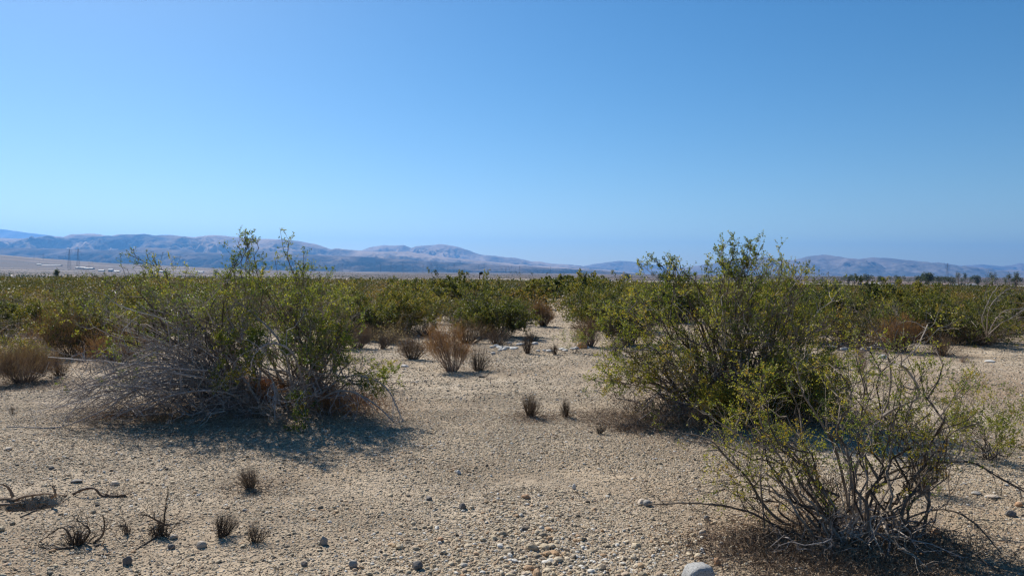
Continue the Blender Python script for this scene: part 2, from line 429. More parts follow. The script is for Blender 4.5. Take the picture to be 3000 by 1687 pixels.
def mountain_mat(name, dark, tan, lo, hi, scale=0.0016):
    m, nt, o = newmat(name)
    geo = nt.nodes.new('ShaderNodeNewGeometry')
    mp = nt.nodes.new('ShaderNodeMapping'); mp.inputs['Scale'].default_value = (1, 0.45, 1.5)
    nt.links.new(geo.outputs['Position'], mp.inputs['Vector'])
    n = noise(nt, scale, 7, 0.62, mp.outputs[0])
    sp = noise(nt, scale*14, 4, 0.6, mp.outputs[0])
    f = mth(nt, 'ADD', n.outputs[0], mth(nt, 'MULTIPLY', mth(nt, 'SUBTRACT', sp.outputs[0], 0.5), 0.18))
    a = attr(nt)
    f = mth(nt, 'ADD', f, mth(nt, 'MULTIPLY', mth(nt, 'SUBTRACT', a.outputs['Fac'], 0.5), 0.35))
    c = ramp(nt, [(lo, dark), (hi, tan)], f)
    p = nt.nodes.new('ShaderNodeBsdfPrincipled'); p.inputs['Roughness'].default_value = 0.95; p.inputs['Specular IOR Level'].default_value = 0.0
    nt.links.new(c.outputs[0], p.inputs['Base Color']); nt.links.new(p.outputs[0], o.inputs[0])
    return m

# ------------------------------------------------------------------ ground sheet
LB = G(800, 1185); LB2 = G(640, 1190); RB = G(2130, 1200); FB = G(2490, 1560)
MOUNDS += [(LB[0]-0.3, LB[1]+0.2, 1.3, 0.16), (RB[0]+0.1, RB[1]+0.3, 1.3, 0.14), (FB[0], FB[1]+0.1, 0.6, 0.08)]
LB = G(820, 1185); LB2 = G(650, 1195); RB = G(2130, 1200); FB = G(2490, 1560)
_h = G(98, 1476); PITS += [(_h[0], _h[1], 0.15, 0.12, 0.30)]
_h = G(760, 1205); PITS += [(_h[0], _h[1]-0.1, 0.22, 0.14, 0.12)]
LITTER = [(G(800, 1230), 1.5, 0.95), (G(450, 1210), 0.9, 0.8), (G(2030, 1250), 0.85, 0.8), (G(1800, 1230), 0.55, 0.75), (G(2350, 1200), 1.0, 0.8),
          (G(2420, 1620), 0.66, 0.85), (G(2200, 1590), 0.45, 0.85), (G(2650, 1640), 0.5, 0.8), (G(740, 1430), 0.25, 0.3), (G(80, 1130), 0.7, 0.7), (G(1560, 1225), 0.3, 0.5)]
def build_ground():
    an = np.concatenate([np.arange(-55, 55, 0.36), np.arange(55, 305, 3.5)])*PI/180
    rs = [0.4]
    while rs[-1] < 4.4: rs.append(rs[-1]*1.022)
    while rs[-1] < 8.6: rs.append(rs[-1]*1.006)
    while rs[-1] < 45: rs.append(rs[-1]*1.022)
    while rs[-1] < 16500: rs.append(rs[-1]*1.045)
    rs = np.array(rs); na, nr = len(an), len(rs)
    X = np.sin(an)[None]*rs[:, None]; Y = np.cos(an)[None]*rs[:, None]
    Z = gz(X, Y)
    V = np.stack([X, Y, Z], -1).reshape(-1, 3)
    i = np.arange(nr-1)[:, None]*na; j = np.arange(na)[None]; k = (j+1) % na
    F = np.stack([i+j, i+na+j, i+na+k, i+k], -1).reshape(-1, 4)[:, ::-1]
    mb = MB(); mb.add(V, F, 0.5)
    V2 = np.concatenate([[[0, 0, float(gz(0, 0))]], V[:na]])
    mb.add(V2, np.stack([np.zeros(na, int), 1+np.arange(na), 1+(np.arange(na)+1) % na], -1)[:, ::-1], 0.5)
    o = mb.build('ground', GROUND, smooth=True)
    me = o.data
    co = np.concatenate([V, V2]); x, y = co[:, 0], co[:, 1]; d = np.hypot(x, y)
    lit = np.zeros(len(co))
    for c, r, a in LITTER:
        q = ((x-c[0])**2+(y-c[1])**2)/(r*r)
        lit = np.maximum(lit, a*np.exp(-q*q))
    lit = lit*(0.5+0.9*fbm(x*1.7, y*1.7, 3, 4)); lit = np.clip(lit, 0, 1)
    lit = np.where((d > 11) & (d < 300), np.maximum(lit, 0.55*np.clip((fbm(x*0.33, y*0.33, 3, 8)-0.5)*5, 0, 1)), lit)
    t = np.clip((d-200)/300, 0, 1)
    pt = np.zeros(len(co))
    for hx, hy, rx, ry, dp in PITS: pt = np.maximum(pt, np.clip(1.5-1.15*np.sqrt(((x-hx)/rx)**2+((y-hy)/ry)**2), 0, 1))  # mask for the painted shade, fading out past each hollow's rim
    a = me.attributes.new('pit_shade', 'FLOAT', 'POINT'); a.data.foreach_set('value', pt.astype(np.float32))
    a = me.attributes.new('litter', 'FLOAT', 'POINT'); a.data.foreach_set('value', lit.astype(np.float32))
    a = me.attributes.new('far', 'FLOAT', 'POINT'); a.data.foreach_set('value', (t*t*(3-2*t)).astype(np.float32))
    pl = np.clip((fbm(x/420, y/95, 4, 31)-0.50)*9, 0, 1)*np.clip((d-260)/60, 0, 1)*np.clip((900-d)/300, 0, 1)*0.9
    a = me.attributes.new('pale', 'FLOAT', 'POINT'); a.data.foreach_set('value', pl.astype(np.float32))
    tag(o, kind='structure')
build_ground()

# ------------------------------------------------------------------ mountains
def mrange(name, sil, D, W, mat, seed, spur=0.55, fq=1/330, step=3.2):
    sil = np.array(sil, float)
    px = np.arange(sil[0, 0], sil[-1, 0]+1, step)
    py = np.interp(px, sil[:, 0], sil[:, 1])
    kk = np.ones(3)/3; py = np.convolve(np.pad(py, 1, mode='edge'), kk, 'valid')
    py += (fbm(px/26, px*0+seed, 3, seed)-0.5)*2.6
    cr = np.array([P3(a, b, D) for a, b in zip(px, py)])
    nv = 110; v = np.concatenate([np.linspace(0, 1, nv), np.linspace(1.04, 1.6, 14)])
    n = len(px)
    X = np.repeat(cr[:, 0][None], len(v), 0)
    X = X*(1-0.0*v[:, None])
    Y = D - W + W*v[:, None] + np.zeros(n)[None]
    wx = X + 260*(fbm(X/900, Y/900, 2, seed+3)-0.5)*2
    sp = 0.72*ridged(wx*fq, Y*fq*0.42, 5, seed)+0.28*ridged(wx*fq*3.1+Y*fq*0.4, Y*fq*1.5, 4, seed+9)
    foot = 3.0
    h = np.maximum(cr[:, 2][None]-foot, 1.0)
    vv = np.clip(v, 0, 1)[:, None]
    base = vv**1.35
    back = np.where(v[:, None] > 1, 1-(v[:, None]-1)*1.5, 1)
    env = np.sin(PI*np.clip(vv, 0, 1)**0.9)
    Z = foot + h*(base*back + spur*env*(sp-0.62)*2.0*np.where(v[:, None] <= 1, 1, 0))
    Z = np.where(v[:, None] > 1, np.minimum(Z, foot+h*back), Z)
    # keep every slope in front just under its crest as seen from the plain
    Z = np.maximum(Z, -8)
    # slopes run out to nothing at both ends
    V = np.stack([X, Y, Z], -1).reshape(-1, 3)
    i = np.arange(len(v)-1)[:, None]*n; j = np.arange(n-1)[None]
    F = np.stack([i+j, i+j+1, i+n+j+1, i+n+j], -1).reshape(-1, 4)
    mb = MB()
    t = (sp[:-1, :-1]*0.55 + 0.45*vv[:-1]).ravel()
    mb.add(V, F, t)
    o = mb.build(name, mat, smooth=True); tag(o, kind='structure')
MT_A = mountain_mat('range_rock', (0.04, 0.045, 0.045), (0.40, 0.30, 0.22), 0.45, 0.64)
MT_D = mountain_mat('foothill_scrub', (0.022, 0.028, 0.03), (0.24, 0.185, 0.145), 0.46, 0.78, 0.004)
MT_T = mountain_mat('tan_rock', (0.08, 0.075, 0.07), (0.38, 0.29, 0.22), 0.42, 0.62)
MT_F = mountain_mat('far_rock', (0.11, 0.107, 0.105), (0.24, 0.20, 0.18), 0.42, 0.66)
mrange('distant_peak', [(-420, 640), (-200, 655), (-60, 662), (0, 671), (40, 677), (100, 684), (150, 690), (220, 699), (300, 712), (420, 735)], 13500, 3000, MT_F, 3)
mrange('long_range', [(-480, 700), (-200, 694), (-60, 699), (0, 697), (60, 701), (130, 693), (165, 693), (193, 696), (212, 691), (235, 685), (270, 684), (292, 686), (325, 693), (345, 687), (385, 687), (425, 685), (452, 690), (500, 688), (540, 693), (572, 695),
                      (602, 690), (625, 689), (655, 691), (700, 695), (760, 701), (800, 700), (832, 702), (870, 706), (925, 715), (968, 731), (988, 728), (1012, 731), (1050, 734), (1110, 738), (1150, 737), (1200, 738), (1250, 745), (1300, 753), (1370, 760), (1450, 768), (1530, 776), (1620, 782), (1720, 788), (1800, 800)], 8200, 2600, MT_A, 17)
mrange('dark_foothills', [(-480, 726), (-100, 724), (0, 726), (120, 727), (250, 730), (330, 734), (420, 724), (480, 728), (560, 738), (660, 742), (760, 736), (860, 742), (950, 748), (1060, 752), (1160, 758), (1260, 766), (1380, 772), (1500, 779), (1640, 786), (1760, 793), (1850, 802)], 6000, 1300, MT_D, 29, 0.45, 1/200)
mrange('tan_peak', [(1000, 760), (1050, 738), (1085, 724), (1125, 718), (1147, 720), (1185, 718), (1206, 727), (1218, 722), (1250, 719), (1268, 718), (1284, 715), (1330, 720), (1355, 728), (1390, 740), (1412, 746), (1440, 749), (1457, 750), (1482, 754), (1505, 754), (1532, 760), (1562, 766), (1577, 765), (1612, 772), (1632, 774), (1662, 775), (1700, 778), (1760, 786), (1850, 800)], 10500, 2400, MT_T, 41)
mrange('low_range', [(1620, 800), (1690, 784), (1714, 779), (1737, 774), (1765, 770), (1790, 767), (1815, 764), (1842, 765), (1880, 770), (1930, 776), (1975, 781), (2030, 786), (2100, 800)], 12500, 2200, MT_F, 53)
mrange('right_range', [(1940, 804), (2005, 785), (2060, 775), (2100, 770), (2140, 762), (2175, 755), (2210, 752), (2242, 753), (2290, 760), (2320, 763), (2350, 756), (2366, 751), (2390, 749), (2412, 746), (2442, 750), (2482, 764), (2512, 759), (2560, 754), (2602, 756), (2642, 761), (2672, 765), (2712, 773), (2745, 777), (2810, 783), (2900, 790), (3000, 794), (3150, 800), (3300, 812)], 10000, 2300, MT_F, 67)
mrange('farthest_range', [(2600, 800), (2690, 779), (2742, 775), (2770, 771), (2812, 779), (2872, 774), (2902, 777), (2932, 781), (2962, 776), (2987, 771), (3010, 774), (3060, 779), (3200, 770), (3400, 775), (3550, 800)], 14500, 2200, MT_F, 71)

# ------------------------------------------------------------------ haze
hz = MB(); box(hz, (0, 0, 385), (35200, 35200, 830))
m, nt, o_ = newmat('haze_air')
pv = nt.nodes.new('ShaderNodeVolumePrincipled'); pv.inputs['Color'].default_value = (0.15, 0.43, 0.95, 1)
pv.inputs['Density'].default_value = 7.6e-5; pv.inputs['Anisotropy'].default_value = 0.35
nt.links.new(pv.outputs[0], o_.inputs['Volume'])
tag(hz.build('haze', m), 'pale blue haze over the plain', kind='stuff')

# ------------------------------------------------------------------ big bushes
def outline_tips(rng, top, bot, n, d0, dd, rough=0.25, front=0.0):
    """points spread through a crown whose top and bottom outlines are given in photo pixels; d0 is its distance, dd half its depth"""
    top = np.array(top, float); bot = np.array(bot, float); out = []
    xs = np.linspace(top[0, 0], top[-1, 0], 200)
    w = np.maximum(np.interp(xs, bot[:, 0], bot[:, 1])-np.interp(xs, top[:, 0], top[:, 1]), 5)**0.6
    w = np.cumsum(w)/np.sum(w)
    for _ in range(n):
        x = np.interp(rng.random(), w, xs)
        t = np.interp(x, top[:, 0], top[:, 1]); b = np.interp(x, bot[:, 0], bot[:, 1])
        u = (x-top[0, 0])/(top[-1, 0]-top[0, 0])
        dep = dd*math.sqrt(max(0.05, 1-(2*u-1)**2))
        q = rng.random()**1.25
        y = t+(b-t)*q
        d = d0 + dep*(2*rng.random()-1)*(0.55+0.45*q)
        out.append((x, y, d, q))
    return out
def to_world(out):
    return np.array([P3(x, y, d) for x, y, d, q in out])

def make_bush(name, loc, wm, lm, dead=None, wmat=None, lmat=None, label=None, cat='bush', group=None, extra=()):
    root = empty(name, loc)
    l = np.array(root.location)
    for mb, nm, mt in ((wm, 'stems', wmat or WOOD), (lm, 'foliage', lmat or GREEN), (dead, 'dead_branches', DEADWOOD)) + tuple(extra):
        if mb is not None and mb.V:
            mb.V = [v-l for v in mb.V]
            mb.build(nm, mt, root)
    tag(root, label, cat, group)
    return root
def merge(*mbs):
    r = MB()
    for m_ in mbs:
        if m_ is None: continue
        for v, f, a in zip(m_.V, m_.F, m_.A):
            pass
        if m_.V:
            V = np.concatenate(m_.V)
            off = r.nv
            r.V.append(V)
            for f, a in zip(m_.F, m_.A):
                r.F.append(f+off); r.A.append(a)
            r.nv += len(V)
    return r
def crspline(pts, n):
    p = np.array(pts, float); p = np.vstack([2*p[0]-p[1], p, 2*p[-1]-p[-2]])
    seg = len(p)-3; out = []
    for t in np.linspace(0, seg-1e-6, n):
        i = int(t); f = t-i; a, b, c, d = p[i], p[i+1], p[i+2], p[i+3]
        out.append(0.5*((2*b)+(-a+c)*f+(2*a-5*b+4*c-d)*f*f+(-a+3*b-3*c+d)*f**3))
    return np.array(out)
def limb(rng, mb, lm, pts, r_a, r_b, wood=0.7, k=8, l=(0.12, 0.35), leafy=0.0, leaf=0.02, tint=0.5, n=26, t0=0.25, k3=3, kink=0.006):
    """one explicit limb through photo-pixel/depth points with side twigs"""
    P = crspline([P3(*q) for q in pts], n)[None]
    P = P + np.cumsum(rng.normal(size=P.shape), axis=1)*kink*0.5*np.linspace(0, 1, n)[None, :, None]
    P[..., 2] = np.maximum(P[..., 2], np.maximum(gz(P[..., 0], P[..., 1]), -0.02)+0.004)
    tubes(mb, P, (r_a+(r_b-r_a)*np.linspace(0, 1, n))[None]*(1+0.12*rng.normal(size=(1, n))), 6, wood)
    if not k: return
    i2 = np.zeros(k, int); t = t0+(1-t0)*rng.random(k)
    S, T = samp(P, i2, t)
    L2 = l[0]+(l[1]-l[0])*rng.random(k)
    P2 = grow(rng, S, T+nrm(rng.normal(size=S.shape))*0.8, L2, 7, 0.35, 0.03)
    rr = (r_a+(r_b-r_a)*t)*0.5
    tubes(mb, P2, rr[:, None]*(1-0.7*np.linspace(0, 1, 7)[None]), 4, np.full(k, wood))
    if k3:
        i3 = np.repeat(np.arange(k), k3); t3 = 0.3+0.7*rng.random(len(i3))
        S, T = samp(P2, i3, t3)
        P4 = grow(rng, S, T+nrm(rng.normal(size=S.shape))*0.8, 0.06+0.12*rng.random(len(i3)), 4, 0.4, 0.03)
        tubes(mb, P4, np.repeat((rr[i3]*0.35)[:, None], 4, 1), 3, np.full(len(i3), wood))
        if leafy > 0:
            kp = P4[rng.random(len(P4)) < leafy]
            if len(kp):
                i4 = np.repeat(np.arange(len(kp)), 9)
                C, _ = samp(kp, i4, 0.3+0.7*rng.random(len(i4)))
                leaves(rng, lm, C+rng.normal(size=C.shape)*leaf*0.4, leaf, np.clip(tint+rng.normal(size=len(C))*0.15, 0, 1))

# ---- left big bush
rng = np.random.default_rng(5)
D0 = 8.2
bA = G(905, 1172); bB = G(700, 1188); bA[2] -= 0.02; bB[2] -= 0.02
def bases(out, rng, split=None):
    r = []
    for x, y, d, q in out:
        b = bA if (x > 800 or rng.random() < 0.25) else bB
        r.append(b + np.array([rng.normal()*0.13, rng.normal()*0.13, 0]))
    return np.array(r)
topL = [(250, 930), (320, 870), (370, 825), (420, 815), (520, 840), (600, 830), (680, 815), (760, 800), (830, 815), (900, 800), (960, 830), (1010, 865), (1060, 930), (1100, 1000)]
botL = [(270, 960), (400, 960), (600, 930), (760, 960), (900, 1040), (1000, 1050), (1080, 1080)]
o1 = outline_tips(rng, topL, botL, 88, D0, 0.9)
t1 = to_world(o1)
leafy = np.array([0.95 if x > 560 else 0.8 for x, y, d, q in o1])*np.array([1-0.45*q for x, y, d, q in o1])
tn = np.array([0.50+0.10*math.sin(x*0.013)+0.1*rng.normal() for x, y, d, q in o1])
w1, l1 = shrub(rng, bases(o1, rng), t1, r0=0.0095, arch=0.10, k2=8, t2=(0.4, 1.0), k3=6, nl=13, leaf=0.0165, leafy=leafy, tint=tn, wood=0.62)
# tall wispy spires
sp = [(697, 705, 8.1), (715, 690, 8.0), (735, 735, 8.0), (760, 725, 8.2), (680, 760, 8.1), (820, 668, 8.3), (845, 702, 8.3), (805, 760, 8.3), (890, 752, 8.4), (905, 775, 8.5), (378, 745, 8.3), (392, 742, 8.3), (360, 785, 8.4), (412, 770, 8.4), (545, 790, 8.6), (725, 700, 8.1), (775, 770, 8.1), (740, 700, 8.0), (700, 740, 8.1), (668, 735, 8.0)]
tS = np.array([P3(*q) for q in sp]); bS = bases([(q[0], 0, 0, 0) for q in sp], rng)
w2, l2_ = shrub(rng, bS, tS, r0=0.008, arch=0.03, kink=0.10, k2=9, t2=(0.62, 1.0), l2=(0.05, 0.13), k3=4, l3=(0.04, 0.10), nl=11, leaf=0.017, tint=np.full(len(sp), 0.42), wood=0.5, out=0.6, lift=0.12)
# lower green sprays in front
lo = [(645, 1000, 7.6), (665, 1085, 7.5), (760, 1060, 7.5), (790, 1050, 7.5), (700, 1000, 7.6), (740, 990, 7.6), (830, 1010, 7.6), (860, 1250, 7.3), (850, 1230, 7.35), (1150, 1105, 7.9), (1160, 1120, 7.9), (1130, 1160, 7.8), (1075, 1130, 7.8), (270, 1120, 8.2), (225, 1165, 8.2), (900, 1060, 7.5), (960, 980, 7.9), (340, 1060, 8.4), (1020, 1000, 7.9), (1000, 1060, 7.8)]
tG = np.array([P3(*q) for q in lo]); tG[:, 2] = np.maximum(tG[:, 2], 0.06)
w3, l3_ = shrub(rng, bases([(q[0], 0, 0, 0) for q in lo], rng), tG, r0=0.007, arch=0.12, k2=8, t2=(0.72, 1.0), l2=(0.10, 0.2), k3=6, l3=(0.06, 0.12), nl=16, leaf=0.018, tint=np.clip(rng.normal(0.5, 0.1, len(lo)), 0, 1), wood=0.6)
# bare grey branches: a tangle on the left, sweeping down to the ground
dm, dl = MB(), MB()
dt = []
for _ in range(48):
    x = rng.uniform(230, 760); y = rng.uniform(880, 1130)+0.10*(600-x)*0.3; dt.append(P3(x, y, rng.uniform(7.3, 9.2)))
for _ in range(52):
    x = rng.uniform(60, 560); dt.append(P3(x, rng.uniform(1130, 1250), rng.uniform(7.1, 8.6)))
for _ in range(30):
    x = rng.uniform(860, 1190); dt.append(P3(x, rng.uniform(1080, 1240), rng.uniform(7.3, 8.6)))
for _ in range(25):
    x = rng.uniform(560, 900); dt.append(P3(x, rng.uniform(1080, 1260), rng.uniform(7.2, 7.8)))
dt = np.array(dt); dt[:, 2] = np.maximum(dt[:, 2], gz(dt[:, 0], dt[:, 1])+0.02)
db = np.array([(bA if t[0] > (840-CX)/FPX*8 else bB) + np.array([rng.normal()*0.16, rng.normal()*0.14, 0]) for t in dt])
w4, _ = shrub(rng, db, dt, r0=0.0078, arch=0.20, n1=16, kink=0.22, k2=5, t2=(0.3, 1), l2=(0.18, 0.42), k3=5, l3=(0.08, 0.22), nl=0, wood=0.55, wander=0.42, out=0.7, lift=-0.01)
w4.V = [np.column_stack([v[:, 0], v[:, 1], np.maximum(v[:, 2], gz(v[:, 0], v[:, 1])-0.005)]) for v in w4.V]
for pts in ([(700, 1180, 8.1), (560, 1090, 8.0), (430, 1085, 8.0), (330, 1110, 8.0), (250, 1160, 7.9), (190, 1235, 7.8)],
            [(690, 1190, 8.0), (600, 1110, 7.9), (500, 1100, 7.8), (380, 1150, 7.7), (300, 1200, 7.6), (180, 1245, 7.5), (20, 1262, 7.5)],
            [(700, 1170, 8.2), (640, 1095, 7.8), (560, 1082, 7.7), (440, 1070, 7.8), (300, 1055, 8.2), (150, 1040, 8.6)],
            [(720, 1180, 7.9), (660, 1150, 7.7), (540, 1150, 7.6), (400, 1190, 7.5), (330, 1225, 7.5)],
            [(900, 1165, 8.0), (860, 1040, 7.6), (800, 1005, 7.5), (750, 1030, 7.4), (735, 1075, 7.4)],
            [(820, 1170, 7.7), (800, 1120, 7.5), (805, 1160, 7.4), (800, 1230, 7.3)],
            [(920, 1170, 8.1), (1000, 1110, 8.0), (1060, 1105, 7.9), (1130, 1140, 7.8), (1180, 1240, 7.6)],
            [(920, 1180, 8.0), (1000, 1145, 7.8), (1080, 1175, 7.7), (1150, 1240, 7.5)],
            [(760, 1180, 8.0), (680, 1060, 8.0), (600, 1000, 8.1), (560, 960, 8.2)],
            [(860, 1150, 8.2), (820, 1000, 8.0), (700, 880, 8.0), (640, 860, 8.0)]):
    limb(rng, dm, dl, pts, 0.012, 0.005, 0.66, k=9, l=(0.2, 0.55), k3=4)
for k_ in range(26):
    x1 = rng.uniform(60, 420); y1 = rng.uniform(1120, 1262); dd_ = rng.uniform(7.3, 8.4)
    xm = x1+(700-x1)*rng.uniform(.35, .6); ym = rng.uniform(1040, 1150)
    limb(rng, dm, dl, [(rng.uniform(640, 740), rng.uniform(1165, 1195), 8.1), ((xm+690)/2, (ym+1150)/2-rng.uniform(10, 35), 8.0), (xm, ym, (dd_+8)/2), ((xm+x1)/2, (ym+y1)/2-rng.uniform(0, 25), dd_), (x1, y1, dd_)], rng.uniform(.006, .011), .003, rng.uniform(.45, .95), k=8, l=(.2, .6), k3=3)
for k_ in range(16):
    x1 = rng.uniform(230, 600); y1 = rng.uniform(880, 1020); dd_ = rng.uniform(7.6, 8.8)
    limb(rng, dm, dl, [(rng.uniform(640, 740), 1170, 8.1), ((x1*.4+690*.6), y1*.45+1140*.55-15, 8.1), (x1, y1, dd_)], rng.uniform(.006, .010), .003, rng.uniform(.45, .95), k=8, l=(.2, .5), k3=3)
make_bush('creosote_bush', (bA+bB)/2, merge(w1, w2, w3), merge(l1, l2_, l3_), merge(w4, dm),
          label='largest bush, on the left, its bleached bare branches sweeping down to the gravel', cat='bush')

# ---- right big bush
rng = np.random.default_rng(9)
bR = G(2120, 1195); bR[2] -= 0.02
topR = [(1730, 1010), (1750, 950), (1780, 880), (1830, 850), (1880, 800), (1930, 785), (2000, 800), (2060, 790), (2110, 770), (2180, 765), (2250, 765), (2300, 790), (2360, 800), (2410, 825), (2450, 860), (2490, 910), (2520, 980), (2550, 1060)]
botR = [(1730, 1120), (1800, 1170), (1900, 1200), (2050, 1210), (2200, 1215), (2350, 1195), (2450, 1170), (2550, 1140)]
o1 = outline_tips(rng, topR, botR, 150, 8.4, 1.1)
t1 = to_world(o1)
t1[:, 2] = np.maximum(t1[:, 2], 0.12)
bb = np.array([bR + np.array([np.clip((t[0]-bR[0])*0.16, -.2, .2)+rng.normal()*0.12, rng.normal()*0.14, 0]) for t in t1])
tn = np.array([0.52+0.16*q+0.14*rng.normal() for x, y, d, q in o1])
w1, l1 = shrub(rng, bb, t1, r0=0.0095, arch=0.08, k2=8, t2=(0.38, 1.0), k3=6, nl=13, leaf=0.0165, leafy=np.array([0.92-0.3*q for x, y, d, q in o1]), tint=tn, wood=0.42)
sp = [(1905, 752, 8.6), (1915, 760, 8.6), (1890, 785, 8.6), (1960, 752, 8.5), (1985, 752, 8.5), (1970, 765, 8.5), (1872, 790, 8.7), (2065, 768, 8.4), (2075, 790, 8.4), (2128, 705, 8.4), (2142, 694, 8.4), (2150, 720, 8.4), (2165, 700, 8.4), (2185, 725, 8.3), (2205, 715, 8.3), (2228, 705, 8.3), (2235, 720, 8.3), (2215, 740, 8.3), (2140, 750, 8.4), (2265, 765, 8.5), (2300, 785, 8.5), (2355, 790, 8.6), (2375, 795, 8.6), (2190, 760, 8.3), (2120, 760, 8.4), (2345, 785, 8.6)]
tS = np.array([P3(*q) for q in sp])
w2, l2_ = shrub(rng, np.array([bR+np.array([rng.normal()*0.12, rng.normal()*0.1, 0]) for _ in sp]), tS, r0=0.008, arch=0.03, kink=0.09, k2=9, t2=(0.66, 1.0), l2=(0.05, 0.13), k3=5, l3=(0.04, 0.09), nl=12, leaf=0.017, tint=np.full(len(sp), 0.40), wood=0.5, out=0.6, lift=0.12)
lo = [(2000+150*rng.random(), 1150+110*rng.random(), 7.5+0.3*rng.random()) for _ in range(20)] + [(2230+230*rng.random(), 1040+200*rng.random(), 7.4+0.5*rng.random()) for _ in range(40)] + [(2420+130*rng.random(), 1060+150*rng.random(), 7.4+0.6*rng.random()) for _ in range(14)] + [(1900+60*rng.random(), 1240, 7.6), (1790, 1120, 8.0), (1740, 1130, 8.0), (1760, 1160, 7.9), (1830, 1075, 7.9), (1800, 1060, 8.0), (1850, 1100, 7.9)]
tG = np.array([P3(*q) for q in lo]); tG[:, 2] = np.maximum(tG[:, 2], 0.08)
w3, l3_ = shrub(rng, np.array([bR+np.array([0.1+rng.normal()*0.2, -0.1+rng.normal()*0.1, 0]) for _ in lo]), tG, r0=0.007, arch=0.10, k2=8, t2=(0.6, 1.0), l2=(0.12, 0.22), k3=6, l3=(0.06, 0.12), nl=15, leaf=0.0165, tint=np.clip(rng.normal(0.70, 0.1, len(lo)), 0, 1), wood=0.5)
dt = [P3(rng.uniform(1740, 2480), rng.uniform(1040, 1250), rng.uniform(7.5, 8.9)) for _ in range(60)] + [P3(rng.uniform(2100, 2500), rng.uniform(900, 1100), rng.uniform(7.8, 9)) for _ in range(30)]
dt = np.array(dt); dt[:, 2] = np.maximum(dt[:, 2], gz(dt[:, 0], dt[:, 1])+0.02)
w4, _ = shrub(rng, np.array([bR+np.array([np.clip((t[0]-bR[0])*0.2, -.3, .3)+rng.normal()*0.12, rng.normal()*0.12, 0]) for t in dt]), dt, r0=0.0095, arch=0.18, n1=14, kink=0.2, k2=6, t2=(0.3, 1), l2=(0.18, 0.4), k3=5, l3=(0.08, 0.2), nl=0, wood=0.4, wander=0.42, out=0.7, lift=-0.01)
w4.V = [np.column_stack([v[:, 0], v[:, 1], np.maximum(v[:, 2], gz(v[:, 0], v[:, 1])-0.005)]) for v in w4.V]
make_bush('creosote_bush', bR, merge(w1, w2, w3), merge(l1, l2_, l3_), w4,
          label='tall dense green bush right of the path, its leafy tips standing above the mountains', cat='bush')

# ---- front right bush, open with thick bare stems
rng = np.random.default_rng(12)
bF = G(2500, 1572); bF[2] -= 0.02
topF = [(1990, 1330), (2080, 1210), (2180, 1080), (2300, 1030), (2400, 1010), (2480, 1010), (2560, 960), (2620, 930), (2700, 950), (2760, 1000), (2830, 1070), (2890, 1180)]
botF = [(1990, 1440), (2120, 1400), (2250, 1330), (2400, 1250), (2500, 1220), (2650, 1220), (2800, 1290), (2890, 1340)]
o1 = outline_tips(rng, topF, botF, 46, 4.75, 0.6)
t1 = to_world(o1)
bb = np.array([bF + np.array([np.clip((t[0]-bF[0])*0.25, -.2, .2)+rng.normal()*0.06, rng.normal()*0.09, 0]) for t in t1])
tn = np.array([0.62+0.10*rng.normal() for q in o1])
w1, l1 = shrub(rng, bb, t1, r0=0.0078, arch=0.05, n1=16, kink=0.17, k2=8, t2=(0.35, 1.0), l2=(0.14, 0.3), k3=5, l3=(0.05, 0.13), nl=13, leaf=0.0118, leafy=np.array([0.98-0.3*q for x, y, d, q in o1]), tint=tn, wood=0.33, s1=6)
fm, fl = MB(), MB()
D = 4.7
